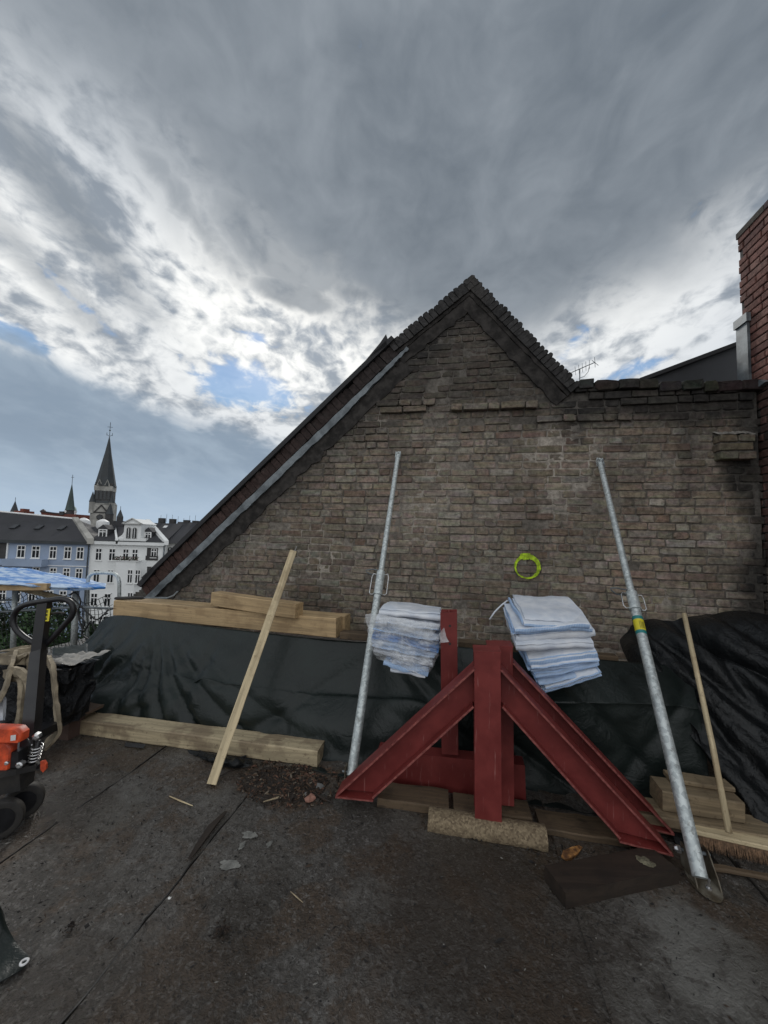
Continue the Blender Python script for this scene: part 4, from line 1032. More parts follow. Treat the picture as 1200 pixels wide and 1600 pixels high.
# clear film round the lower bags
flm = root('plastic_film', wp3(630, 1050, 2.55), 'crumpled clear plastic film wrapped round the left stack of bags', 'plastic film')
fr_rows = [T(((578, 968, 2.53), (610, 970, 2.53), (650, 980, 2.53), (690, 992, 2.54), (692, 985, 2.7), (690, 978, 2.9))),
           T(((574, 985, 2.53), (605, 990, 2.52), (648, 1004, 2.51), (684, 1012, 2.53), (690, 1005, 2.7), (688, 998, 2.9))),
           T(((577, 1002, 2.53), (604, 1010, 2.51), (646, 1024, 2.51), (678, 1032, 2.53), (684, 1022, 2.7), (684, 1012, 2.9))),
           T(((582, 1020, 2.54), (606, 1028, 2.52), (644, 1044, 2.52), (668, 1050, 2.54), (678, 1038, 2.7), (678, 1024, 2.9))),
           T(((592, 1032, 2.58), (612, 1040, 2.56), (640, 1054, 2.56), (660, 1056, 2.56), (668, 1046, 2.7), (670, 1034, 2.9)))]
sheet(fr_rows, 60, 36, lambda p, u, v: .016*max(0, ridge(p+Vector((0, 0, p.z*2)), 6, 3)-.1)-.004).build('film_wrap', m_film, flm, smooth=False)
sheet([T(((575, 962, 2.55), (592, 960, 2.52), (640, 968, 2.52), (690, 976, 2.53))), T(((571, 972, 2.56), (590, 972, 2.51), (640, 986, 2.50), (672, 996, 2.52))), T(((575, 982, 2.55), (592, 978, 2.515), (640, 990, 2.51), (664, 998, 2.53)))], 40, 14,
      lambda p, u, v: .008*ridge(p, 9, 3)).build('film_fold', m_film, flm)
sheet([T(((686, 990, 2.46), (694, 980, 2.46))), T(((688, 1000, 2.46), (698, 996, 2.45))), T(((686, 1005, 2.46), (702, 1003, 2.44)))], 10, 10, lambda p, u, v: .004*fb(p, 20)).build('film_flap', m_film, flm)
sheet([T(((582, 958, 2.52), (571, 960, 2.5))), T(((580, 972, 2.52), (569, 974, 2.5)))], 8, 8, lambda p, u, v: .006*fb(p, 20)).build('film_flap', m_film, flm)

# ---- broom -----------------------------------------------------------------------------
br = root('broom', gp3(1143, 1325), 'wide broom with brown bristles, its pale handle leaning on the black tarpaulin', 'broom')
b0, b1 = gp3(1087, 1328, .0), gp3(1240, 1364, .0)
zb = .074
MB().beam(b0+E3*(zb+.012)+E2*.03, b1+E3*(zb+.012)+E2*.03, .07, .024, ch=.005, jit=.001).build('broom_head', m_woodp, br)
bb_ = MB(); nb = 300
dB = b1-b0
for i in range(nb):
    t = (i+.5)/nb
    for j in range(4):
        p = b0+dB*t+E2*(.006+.015*j)+E3*(zb+.002)
        tip = p+E1*random.uniform(-.008, .008)-E2*(.014-.008*j+random.uniform(-.006, .010))-E3*(zb-.002+random.uniform(-.004, .004))
        tip.z = max(tip.z, .008)
        s = .0016; k = random.uniform(.6, 1.2)
        bb_.add([p-E1*s, p+E1*s, p+E2*s*2, tip], [(0, 1, 3), (1, 2, 3), (2, 0, 3)], (k, k, k))
tag(bb_.build('bristles', m_bristle, br), kind='stuff')
hb_ = along(gp3(1144, 1320, zb+.02), gp3(1144, 1321, zb+.02)+E3*.1, 1306)
ht = wp3(1069, 959, 3.02)
MB().tube([hb_+E2*.02, hb_.lerp(ht, .33), hb_.lerp(ht, .66), ht], .0145, 10).build('handle', m_woodp, br, smooth=True)

# ---- loose bits on the roof -------------------------------------------------------------
def stick(label, pts, r, mat=m_woodo, name='stick', flat=False):
    P_ = [gp3(x, y, r*1.2+.004) for x, y in pts]
    mb = MB()
    if flat: mb.sweep(P_, [(-r*2, -r*.6), (r*2, -r*.6), (r*2.2, r*.5), (-r*1.8, r*.7)], E3, disp=lambda p: p+Vector((fb(p, 15), fb(p, 17), abs(fb(p, 19))))*.006, scale=lambda t: .35+1.2*math.sin(math.pi*min(max(t, .08), .92)))
    else: mb.tube(P_, r, 6, scale=lambda t: .6+.5*math.sin(math.pi*t))
    o = mb.build(name, mat, None); return tag(o, label, 'stick' if name == 'stick' else name.replace('_', ' '))
stick('short pale stick lying alone on the roof below the batten', [(265, 1244), (281, 1251), (301, 1259)], .004, m_woodp)
stick('long dark splinter of wood with a rusty broken end on a felt seam', [(296, 1342), (310, 1320), (330, 1292), (353, 1268)], .0058, m_woodk, flat=True)
stick('thin dark twig at the foot of the batten', [(343, 1213), (358, 1205), (374, 1197)], .004, m_woodk)
stick('pale stick lying across the dirt heap', [(411, 1253), (435, 1246), (466, 1231)], .005, m_woodg)
stick('brown stick in the middle of the dirt heap', [(415, 1240), (440, 1243), (462, 1240)], .005, m_woodo)
stick('bent dark stick on the right side of the dirt heap', [(488, 1236), (500, 1245), (520, 1254)], .006, m_woodk)
stick('tiny pale twig on the bare felt in the centre of the roof', [(454, 1393), (462, 1400), (473, 1410)], .0025, m_woodg)
stick('orange splintered wood chip in front of the split board', [(879, 1341), (886, 1336), (897, 1329), (906, 1323)], .0075, m_orangewood, 'wood_chip', True)
def lump(label, px, py, r, col, name, cat, mat=None, sq=.7, seed=0, n=8):
    c0 = gp3(px, py, 0); mb = MB()
    mb.grid(lambda u, v: c0+Vector((math.cos(6.283*u)*math.sin(math.pi*v), math.sin(6.283*u)*math.sin(math.pi*v), sq*(1-math.cos(math.pi*v))*.5*1.4))*r*(1+.35*fb((math.cos(6.283*u)*1.2+seed, math.sin(6.283*u)*1.2, v*2), 1, 2)), n, 6, col)
    o = mb.build(name, mat or m_debris, None); return tag(o, label, cat)
lump('broken piece of pinkish brick at the edge of the dirt heap', 484, 1252, .032, (.30, .15, .11), 'brick_fragment', 'brick fragment', seed=3)
lump('grey angular stone chip in the dirt heap', 500, 1232, .028, (.13, .13, .125), 'stone_chip', 'stone chip', seed=5, n=5)
lump('grey mortar crumb between the brick fragment and the stone chip', 477, 1244, .020, (.17, .165, .16), 'mortar_crumb', 'mortar crumb', seed=8, n=5)
lump('small white pebble lying on the felt seam', 265, 1405, .0075, (.75, .74, .70), 'pebble', 'pebble', seed=2)
# heap of dirt, leaves and bark
mb = MB(); hc = gp3(452, 1222)
def heap(u, v):
    t = 6.283*u; rr = v*(1+.25*fb((math.cos(t), math.sin(t), 2), 1.3, 3))
    p = hc+E1*math.cos(t)*rr*.25+E2*math.sin(t)*rr*.17
    p.z = .006+.055*(1-v)**1.2*(.7+.6*fb(p, 7, 3))+.014*(1-v)*fb(p, 28, 3); return p
mb.grid(heap, 70, 26, lambda p: tuple(x*(.8+.5*fb(p, 20, 2)) for x in (.032, .023, .017)))
def chipq(mb, c, s, col, flatz=.4):
    d = Vector((random.gauss(0, 1), random.gauss(0, 1), random.gauss(0, flatz))).normalized(); e = d.orthogonal().normalized()
    L = s*random.uniform(.6, 1.8); w = s*random.uniform(.2, .55); n = d.cross(e)
    mb.add([c-d*L, c+e*w+n*w*.3, c+d*L, c-e*w, c+n*w*.8], [(0, 1, 4), (1, 2, 4), (2, 3, 4), (3, 0, 4), (0, 3, 2, 1)], col)
for i in range(1500):
    t = random.uniform(0, 6.283); rr = math.sqrt(random.random())*1.15
    p = heap(t/6.283, min(rr, .98)) if rr < .98 else hc+E1*math.cos(t)*rr*.30+E2*math.sin(t)*rr*.20+E3*.004
    k = random.random(); col = (.022, .015, .010) if k < .5 else (.085, .050, .030) if k < .8 else (.13, .065, .042) if k < .93 else (.19, .16, .12)
    chipq(mb, p+E3*.004, random.uniform(.004, .016), col, .6)
o = mb.build('dirt_heap', m_debris, None); tag(o, 'swept heap of dark dirt, leaves and bark in front of the left prop', 'dirt heap', kind='stuff')
def clump(label, px, py, n, sp, seed, name):
    random.seed(seed); c0 = gp3(px, py, .006); m_ = MB()
    for i in range(n):
        r_ = random.gauss(0, sp); t = random.uniform(0, 6.283)
        chipq(m_, c0+E1*math.cos(t)*r_*1.3+E2*math.sin(t)*r_+E3*max(0, .010-.25*abs(r_)), random.uniform(.003, .011), random.choice(((.020, .013, .009), (.035, .022, .014), (.014, .010, .008))), .5)
    tag(m_.build(name, m_debris), label, 'clump')
clump('dark clod of earth on the felt at the lower left', 110, 1451, 60, .012, 4, 'earth_clod')
clump('brown wet clump of bark on the felt in the lower middle', 348, 1456, 110, .017, 14, 'bark_clump')
# loose grit and bark crumbs over the felt
mb = MB(); cnt = 0
while cnt < 15000:
    a = random.uniform(-3.2, 2.3); b = random.uniform(.8, 2.6)
    dn = .50+.9*fb((a*1.1, b*1.1, 3), 1, 3)+.35*(1 if a < -.4 else -.25)+.25*(1 if b < 1.7 else -.2)
    if random.random() > max(dn, .05): continue
    s = .0020+.0065*random.random()**3
    if random.random() < .02: s *= 2.0
    k = random.random(); col = (.012, .010, .009) if k < .58 else (.045, .03, .02) if k < .82 else (.075, .07, .065) if k < .97 else (.20, .19, .17)
    p = S(a, b, .006+s*.3); chipq(mb, p, s, col, .25); cnt += 1
o = mb.build('roof_grit', m_debris, None); tag(o, 'dark grit and bark crumbs scattered over the roof felt', 'grit', kind='stuff')
# pale dried cement spots on the felt
def spot(label, px, py, rx, ry, seed):
    c0 = gp3(px, py, .0075)
    o = MB().grid(lambda u, v: c0+(E1*math.cos(6.283*u)*rx+E2*math.sin(6.283*u)*ry)*v*(1+.8*fb((math.cos(6.283*u)*.7+seed, math.sin(6.283*u)*.7, 1), 1, 4))+E3*.001*(1-v), 60, 5, (.23, .226, .205)).build('cement_spot', m_mortar, None, smooth=True)
    tag(o, label, 'cement spot')
spot('larger pale grey cement splash on the felt beside the dark splinter', 358, 1350, .055, .034, 1)
spot('small pale cement splash just above the larger one', 389, 1304, .030, .024, 5)
spot('tiny pale cement dab between the two splashes', 379, 1321, .014, .02, 9)
spot('narrow pale cement dab right of the splashes', 421, 1318, .010, .022, 12)
# crumpled black sheet end at the batten's foot
o = sheet([[gp3(292, 1172, .01), gp3(330, 1180, .02), gp3(365, 1184, .03), gp3(392, 1186, .02)], [gp3(300, 1178, .012), gp3(335, 1188, .035), gp3(368, 1192, .045), gp3(396, 1190, .02)], [gp3(315, 1184, .006), gp3(342, 1194, .006), gp3(370, 1199, .006), gp3(400, 1196, .006)]], 50, 24,
          lambda p, u, v: .02*ridge(p, 12, 3)*math.sin(math.pi*v)-.005).build('crumpled_sheet', m_tarpb, None, smooth=True, thick=.002)
tag(o, 'crumpled end of black sheeting sticking out from under the floor beam behind the batten', 'plastic sheet')
o = MB().tube([gp3(296, 1166, .006), gp3(318, 1176, .006), gp3(338, 1185, .008), gp3(362, 1188, .012), gp3(385, 1181, .02)], .006, 6).build('black_cable', m_cable, None, smooth=True)
tag(o, 'black cable curling out along the front of the floor beam', 'cable')
o = sheet([[gp3(196, 1160, .012), gp3(228, 1163, .02)], [gp3(194, 1166, .008), gp3(224, 1170, .008)]], 14, 6, lambda p, u, v: .005*fb(p, 20)).build('paper_scrap', m_felt, None, thick=.002)
tag(o, 'flat grey scrap of felt tucked under the floor beam', 'scrap')
# ground sheet corner with an eyelet at the lower left
gs = root('ground_sheet', gp3(10, 1500), 'corner of a dark green sheet with a white metal eyelet at the lower left', 'tarpaulin')
rows = [[gp3(-90, 1380, .30), gp3(-40, 1395, .22), gp3(-4, 1412, .15), gp3(8, 1425, .10)], [gp3(-100, 1440, .20), gp3(-50, 1450, .12), gp3(0, 1462, .06), gp3(24, 1470, .03)],
        [gp3(-110, 1500, .08), gp3(-50, 1500, .04), gp3(10, 1498, .02), gp3(47, 1494, .014)], [gp3(-120, 1570, .02), gp3(-60, 1560, .014), gp3(-8, 1540, .014), gp3(38, 1512, .014)]]
sheet(rows, 40, 40, lambda p, u, v: .012*fb(p, 6, 3)).build('sheet', m_tarp, gs, smooth=True, thick=.002)
ec = gp3(38, 1503, .021)
MB().tube([ec+E1*.0105*math.cos(t*math.pi/10)+E2*.0105*math.sin(t*math.pi/10) for t in range(20)], .004, 6, closed=True).build('eyelet', m_white, gs, smooth=True)
# ================================================================== LEFT SIDE: PALLET TRUCK, WRAPPED STACK, RAIL
def fw(px, py, Y): return far(px, py, Y)
XR = Vector((1, 0, 0)); YR = Vector((0, 1, 0))
tk = root('pallet_truck', gp3(20, 1268), 'black and orange hand pallet truck with a looped steering handle and yellow sticker', 'pallet truck')
Yt = 2.34
lp = [(61, 1008), (50, 1003), (36, 994), (25, 983), (20.5, 971), (22.5, 959), (30, 950), (40, 945), (55, 941.5), (72, 939), (88, 936.5), (100, 936.5), (109, 940), (114, 948), (114, 957), (110, 966), (102, 975), (92, 986), (82, 997), (72, 1007)]
lv = [fw(x, y, Yt) for x, y in lp]
pth = [catmull(lv, i/90) for i in range(91)]
MB().tube(pth, .0165, 10).build('handle_loop', m_black, tk, smooth=True)
c_t, c_m, c_b = fw(70, 941, Yt+.01), fw(60, 1020, Yt-.03), fw(47, 1166, 2.13)
def colsec(w, d): return [(-w, -d), (w, -d), (w, d), (-w, d)]
MB().sweep([c_t, c_t.lerp(c_m, .5), c_m], colsec(.030, .020), -YR).build('handle_shaft', m_black, tk)
MB().sweep([c_m+E3*.01, c_m.lerp(c_b, .5), c_b], colsec(.033, .022), -YR, scale=lambda t: 1+.10*t).build('handle_shaft', m_black, tk)
s0 = fw(73.5, 961, Yt-.014); ax_ = (c_t-c_m).normalized(); rx = ax_.cross(YR).normalized(); rx = rx if rx.x > 0 else -rx
ny = rx.cross(ax_); ny = ny if ny.y < 0 else -ny
MB().hexa(s0-rx*.016-ax_*.036, rx*.032, ax_*.072, ny*.0015).build('sticker', m_yellow, tk)
for k in range(3):                                     # three small black warning pictograms on the sticker
    c_ = s0+ny*.0016+ax_*(.021-.021*k)
    MB().prism([c_-rx*.007-ax_*.006, c_+rx*.007-ax_*.007, c_+rx*.002+ax_*.001, c_+rx*.006+ax_*.007, c_-rx*.006+ax_*.006, c_-rx*.002-ax_*.001], ny*.0006).build('pictogram', m_ink, tk)
MB().tube([fw(78, 959, Yt), fw(92, 957, Yt), fw(101, 958.5, Yt)], .006, 6).build('release_lever', m_rubber, tk, smooth=True)
# damper spring
sa, sb = fw(59, 1163, 2.12), fw(52, 1190, 2.12); sx = (sb-sa).normalized(); e_ = sx.orthogonal().normalized(); g_ = sx.cross(e_)
n_ = 5.5; sp = [sa+(sb-sa)*(i/88)+(e_*math.cos(i/88*n_*6.283)+g_*math.sin(i/88*n_*6.283))*.024 for i in range(89)]
MB().tube(sp, .0042, 7).build('spring', m_chrome, tk, smooth=True)
MB().tube([sa-sx*.02, sb+sx*.02], .012, 8).build('damper_rod', m_black, tk, smooth=True)
MB().lathe(fw(56.5, 1151, 2.10), -YR+XR*.2, [(.018, -.02), (.018, .006), (.009, .012)], 6).build('bolt_head', m_chrome, tk)
MB().lathe(fw(31, 1195, 2.05), -YR+XR*.2, [(.016, -.02), (.016, .006), (.010, .011)], 8).build('bolt_head', m_chrome, tk)
MB().lathe(fw(11, 1192, 2.05), -YR+XR*.2, [(.010, -.02), (.010, .006), (.006, .010)], 8).build('bolt_head', m_chrome, tk)
MB().tube([fw(35, 1156, 2.1), fw(42, 1154, 2.08), fw(47, 1160, 2.07), fw(46, 1172, 2.08)], .005, 6).build('hydraulic_hose', m_cable, tk, smooth=True)
# orange pump cover, moulded
def cover(y0, y1, x0, x1, Y, d, name, mat, ch=.018, top=None):
    A_, B_, C_, D_ = fw(x0, y1, Y), fw(x1, y1, Y), fw(x1-(3 if top else 0), y0, Y), fw(x0, y0, Y)
    mb = MB(); h = (D_-A_).length; w = (B_-A_).length
    sec = [(-w/2, 0), (w/2-ch*.3, 0), (w/2, ch*.4), (w/2, h-ch*1.4), (w/2-ch*1.3, h-ch*.2), (w/2-ch*3, h), (-w/2, h)]
    m_ = (A_+B_)/2
    mb.sweep([m_, m_+YR*ch*.3, m_+YR*ch, m_+YR*d*.5, m_+YR*d], sec, E3, scale=lambda t: (.93 if t < .01 else .975 if t < .3 else 1)).build(name, mat, tk, smooth='auto')
cover(1138, 1160, -40, 31, 2.03, .05, 'pump_cover', m_orange, top=1)
cover(1159, 1203, -40, 13, 2.05, .04, 'pump_body', m_orange)
MB().hexa(fw(16.5, 1157.5, 2.022), fw(24.5, 1156.5, 2.022)-fw(16.5, 1157.5, 2.022), fw(17, 1149, 2.022)-fw(16.5, 1157.5, 2.022), -YR*.001).build('sticker', m_white, tk)
MB().sweep([fw(27, 1166, 2.12), fw(27, 1190, 2.12)], colsec(.062, .06), -YR).build('pump_block', m_black, tk)
MB().sweep([fw(-10, 1206, 2.06), fw(28, 1199, 2.10), fw(60, 1192, 2.16)], [(-.05, -.014), (.05, -.014), (.05, .014), (-.05, .014)], E3).build('axle_bracket', m_rubber, tk)
MB().sweep([fw(22, 1204, 2.12), fw(26, 1232, 2.12)], colsec(.075, .05), -YR, scale=lambda t: 1-.25*t).build('steering_fork', m_rubber, tk)
def wheel(px, py, Y, r, w, ax):
    c_ = fw(px, py, Y); c_.z = r+.004; ax = Vector(ax).normalized()
    MB().lathe(c_-ax*w/2, ax, [(r*.62, .004), (r*.86, 0), (r*.96, w*.06), (r, w*.2), (r, w*.8), (r*.96, w*.94), (r*.86, w), (r*.62, w-.004)], 30).build('tyre', m_rubber, tk, smooth='auto')
    MB().lathe(c_-ax*w*.46, ax, [(r*.18, -.006), (r*.2, .002), (r*.55, .010), (r*.64, .004), (r*.64, w*.92), (r*.2, w*.92)], 22).build('wheel_rim', m_black, tk, smooth='auto')
wheel(4, 1242, 2.02, .092, .05, (.55, -.83, 0)); wheel(38, 1236, 2.16, .088, .05, (.55, -.83, 0))
MB().prism([fw(63, 1190, 2.1), fw(68, 1189, 2.1), fw(71.5, 1194, 2.1), fw(71.5, 1202, 2.1), fw(67, 1207, 2.1), fw(63, 1203, 2.1)], YR*.012).build('foot_pedal', m_orange, tk)
MB().tube([fw(58, 1200, 2.12), fw(66, 1192, 2.106)], .006, 6).build('pedal_arm', m_black, tk)
for s in (-.60, -.26):
    MB().hexa(fw(0, 1200, 2.3)*1+Vector((s, .05, 0))-E3*0, Vector((.16, .03, 0)), E2*.38, E3*.05).build('fork', m_black, tk)
# wrapped stack on a pallet
ga = ground(100, 1180); 
def sp3(a, b, z): return S(a, b, z)
aR, bF = ga[0]-.10, ga[1]+.05
ztop = sight(97, 1046, bF)[2]
ws = root('wrapped_stack', S(aR-.6, bF+.4, 0), 'stack of goods wrapped in torn black foil beside the pallet truck', 'wrapped stack')
def wrap(u, v):                                        # front and right faces, then over the top edge
    k = u*1.9
    if k < 1: a, b = aR-1.15+1.15*k, bF
    else: a, b = aR, bF+(k-1)*.24
    z = .15+(ztop-.15)*v
    p = S(a, b, z); n = -E2 if k < 1 else E1
    d = .035*max(0, ridge((a*2+z, b*2-z, z*1.4), 2.2, 3)-.2)+.02*fb((a*4, b*4, z*4), 1, 3)
    e = min(abs(k-1), .12)
    return p+n*d-(E1*(.12-e)*.3 if k < 1 else Vector())
MB().grid(wrap, 110, 50).build('foil', m_foil, ws, smooth=True)
MB().grid(lambda u, v: S(aR-1.15+1.14*u, bF+.01+.27*v, ztop+.012*fb((u*6, v*6, 1))-.012), 30, 24).build('foil_top', m_foil, ws, smooth=True)
for k, (x0, y0, x1, y1, z_) in enumerate(((70, 1040, 120, 1037, 0), (40, 1046, 88, 1049, .006))):
    pass
tp = ztop+.012
MB().grid(lambda u, v: S(aR-.26+.27*u+.03*fb((v*4, 1, u), 1, 2), bF+.03+(.20+.12*u)*v, tp+.010+.030*fb((u*5, v*5, 8), 1, 3)+.02*u*v), 24, 20, (.30, .29, .27)).build('paper_sheet', m_debris, ws, smooth=True, thick=.002)
MB().hexa(S(aR-.20, bF+.10, 0), E1*.15, E2*.12, E3*.145, (.075, .045, .035)).build('pallet_block', m_debris, ws)
MB().hexa(S(aR-1.1, bF+.10, 0), E1*.15, E2*.12, E3*.145, (.075, .045, .035)).build('pallet_block', m_debris, ws)
MB().hexa(S(aR-1.15, bF+.03, .146), E1*1.14, E2*.8, E3*.02, (.09, .06, .04)).build('pallet_deck', m_debris, ws)
for k, (px, py, l) in enumerate(((-25, 1030, .55), (-10, 1021, .5))):
    p = wp3(px, py, bF+.30+.16*k)
    timb1('loose_lath', ('pale lath lying on top of the wrapped stack, nearer of two' if k == 0 else 'pale lath lying on top of the wrapped stack, farther of two'), 'lath', p-E1*.2, p+E1*(.22-.05*k)+E2*.05+E3*.012, .05, .018, m_woodp)
tp2 = sight(60, 1012, 3.0)
o = MB().grid(lambda u, v: wp3(82+55*u, 1013-7*u+22*v*(1-u*.3), 3.0-.25*v)+E3*(.012*fb((u*6, v*5, 3), 1, 3)), 20, 10).build('grey_sheet', m_tarp, None, smooth=True, thick=.002)
tag(o, 'dull grey sheet edge lying behind the wrapped stack, in front of the net', 'sheet')
# webbing straps thrown over the stack
def strap(label, pts, w=.055, fold=.0, n=60, mat=m_web):
    P_ = [wp3(*t)+E3*(.035 if t[2] > f-.02 else .01) for t in pts]
    path = [catmull(P_, i/n) for i in range(n+1)]
    hw = w/2; t_ = .010
    sec = [(-hw, -t_), (-hw*.3, -t_*1.6), (hw*.4, -t_*.6), (hw, -t_), (hw, t_), (hw*.3, t_*1.8), (-hw*.4, t_*.8), (-hw, t_)]
    o = MB().sweep(path, sec, -E2, disp=lambda p: p+Vector((fb(p, 9), fb(p+E1, 9), fb(p+E2, 9)))*.010).build('webbing_strap', mat, None, smooth='auto')
    tag(o, label, 'strap', 'webbing straps thrown over the wrapped stack')
f = bF
strap('beige webbing strap hanging straight down right of the pallet truck handle', [(60, 1040, f+.3), (76, 1041, f+.05), (83, 1052, f-.045), (87, 1090, f-.05), (91, 1125, f-.05), (88, 1150, f-.05), (72, 1166, f-.06)], .085)
strap('thin beige strap looping down left of the truck handle', [(14, 1062, f-.06), (28, 1062, f-.08), (34, 1075, f-.09), (33, 1100, f-.09), (29, 1125, f-.09), (24, 1140, f-.085)], .05)
strap('folded beige strap arching over beside the truck handle', [(8, 1056, f-.04), (24, 1052, f-.10), (38, 1058, f-.11), (46, 1076, f-.10), (47, 1110, f-.10), (44, 1138, f-.09)], .07)
strap('knotted fat beige strap end drooping at the left edge', [(22, 1036, f+.05), (17, 1046, f-.05), (13, 1062, f-.10), (8, 1080, f-.12), (-2, 1094, f-.13), (-14, 1104, f-.13)], .12)
strap('beige strap lying across the top of the stack, frontmost', [(-20, 1050, f-.03), (5, 1046, f+.0), (30, 1044, f+.02), (52, 1040, f+.10)], .11)
strap('beige strap bundled on the middle of the stack top', [(-20, 1042, f+.06), (6, 1040, f+.10), (26, 1034, f+.14), (46, 1030, f+.2), (62, 1026, f+.3)], .12)
strap('rolled beige strap end on the stack top beside the handle', [(28, 1038, f+.0), (34, 1034, f+.03), (40, 1036, f+.05), (46, 1042, f+.02), (52, 1048, f-.02), (60, 1050, f-.03)], .11)
strap('pale strap lying at the back of the stack top', [(-20, 1036, f+.2), (10, 1031, f+.25), (40, 1025, f+.3), (68, 1022, f+.35)], .10)
strap('white strap hanging down at the far left below the knot', [(2, 1092, f-.10), (3, 1110, f-.10), (1, 1135, f-.10)], .05, mat=m_woven)
# rail, posts, net, cables -------------------------------------------------------------------
hr = root('handrail_hoop', fw(160, 1000, 4.9), 'galvanised handrail hoop at the roof edge in front of the white house', 'handrail')
hp = [(136, 1000), (137, 930), (137.5, 908), (140, 900), (147, 895.5), (160, 895), (174, 895.5), (182, 899), (186, 907), (186.5, 925), (186, 1000)]
MB().tube([catmull([fw(x, y, 4.9) for x, y in hp], i/60) for i in range(61)], .021, 10).build('hoop', m_galv, hr, smooth=True)
pst = root('guard_rail', fw(120, 1000, 4.6), 'galvanised guard rail posts and tube at the roof edge under the blue canopy', 'guard rail')
for (x0, y0, x1, y1, r) in ((119, 918, 115, 1020, .033), (24, 918, 20, 1020, .028), (-60, 918, -64, 1020, .028)):
    MB().tube([fw(x0, y0, 4.55), fw(x1, y1, 4.55)], r, 10).build('post', m_galv, pst, smooth=True)
MB().tube([fw(-80, 960, 4.5), fw(20, 955, 4.5), fw(119, 948, 4.5), fw(176, 951, 4.5)], .014, 8).build('rail', m_zinc, pst, smooth=True)
MB().tube([fw(-80, 942, 4.6), fw(24, 937, 4.6)], .012, 8).build('rail', m_zinc, pst, smooth=True)
nt = MB()
def netp(u, v): p = fw(-90+265*u, 925+100*v+6*math.sin(u*9), 4.7+.12*math.sin(u*7+v*3)); return p+Vector((.03*fb((u*7, v*7, 1)), 0, .06*fb((u*5, v*5, 4))-.10*math.sin(math.pi*((u*4) % 1))*(1-v)))
for i in range(46): nt.tube([netp(min(max(i/45+.05*(j/9)-.025, 0), 1), j/9) for j in range(10)], .0035, 4)
for j in range(13): nt.tube([netp(i/40, j/12) for i in range(41)], .0035, 4)
o = nt.build('safety_net', m_net); tag(o, 'dark sagging safety net strung along the roof edge below the blue canopy', 'net')
for k, (lb_, pts) in enumerate((('tangled black cable hanging from the canopy post', [(108, 930), (118, 926), (126, 940), (122, 958), (132, 972), (128, 990), (140, 1000)]),
                                ('black cable looping from the canopy post towards the hoop', [(112, 934), (124, 945), (138, 958), (150, 968), (160, 962), (170, 952)]),
                                ('black cable drooping under the rail near the tarpaulin corner', [(120, 952), (130, 985), (142, 972), (152, 990), (158, 965), (168, 958)]))):
    P_ = [fw(x, y, 4.45-.05*k) for x, y in pts]
    o = MB().tube([catmull(P_, i/50) for i in range(51)], .009, 6).build('hanging_cable', m_cable, None, smooth=True); tag(o, lb_, 'cable')
# blue canopy over a timber frame ----------------------------------------------------------------
cn = root('covered_frame', fw(40, 1000, 4.4), 'blue tarpaulin stretched over a low timber frame at the left edge', 'canopy')
rows = [[fw(x, y, Y) for x, y, Y in r] for r in (
    ((-120, 890, 5.6), (-40, 886, 5.6), (20, 886, 5.6), (70, 892, 5.5), (120, 902, 5.4), (163, 911, 5.3)),
    ((-120, 892, 5.0), (-40, 890, 5.0), (20, 891, 5.0), (70, 898, 4.95), (120, 908, 4.9), (166, 913, 4.9)),
    ((-120, 908, 4.2), (-40, 908, 4.2), (20, 910, 4.2), (70, 913, 4.25), (120, 915, 4.4), (165, 916, 4.6)),
    ((-120, 917, 4.16), (-40, 916, 4.16), (20, 914, 4.16), (70, 920, 4.2), (120, 922, 4.36), (164, 920, 4.56)))]
sheet(rows, 90, 40, lambda p, u, v: .022*fb(p, 3.5, 4)+.012*ridge(p, 5, 2)).build('tarp_cover', m_blue, cn, smooth=True, thick=.002)
MB().beam(fw(-120, 917, 4.20), fw(76, 917, 4.20), .05, .075, jit=.002).build('edge_beam', m_wood, cn)
MB().beam(fw(30, 919, 4.4), fw(112, 938, 4.75), .05, .06, jit=.002).build('brace', m_woodg, cn)
MB().beam(fw(-110, 917, 5.3), fw(110, 915, 5.3), .05, .075, jit=.002).build('edge_beam', m_woodg, cn)

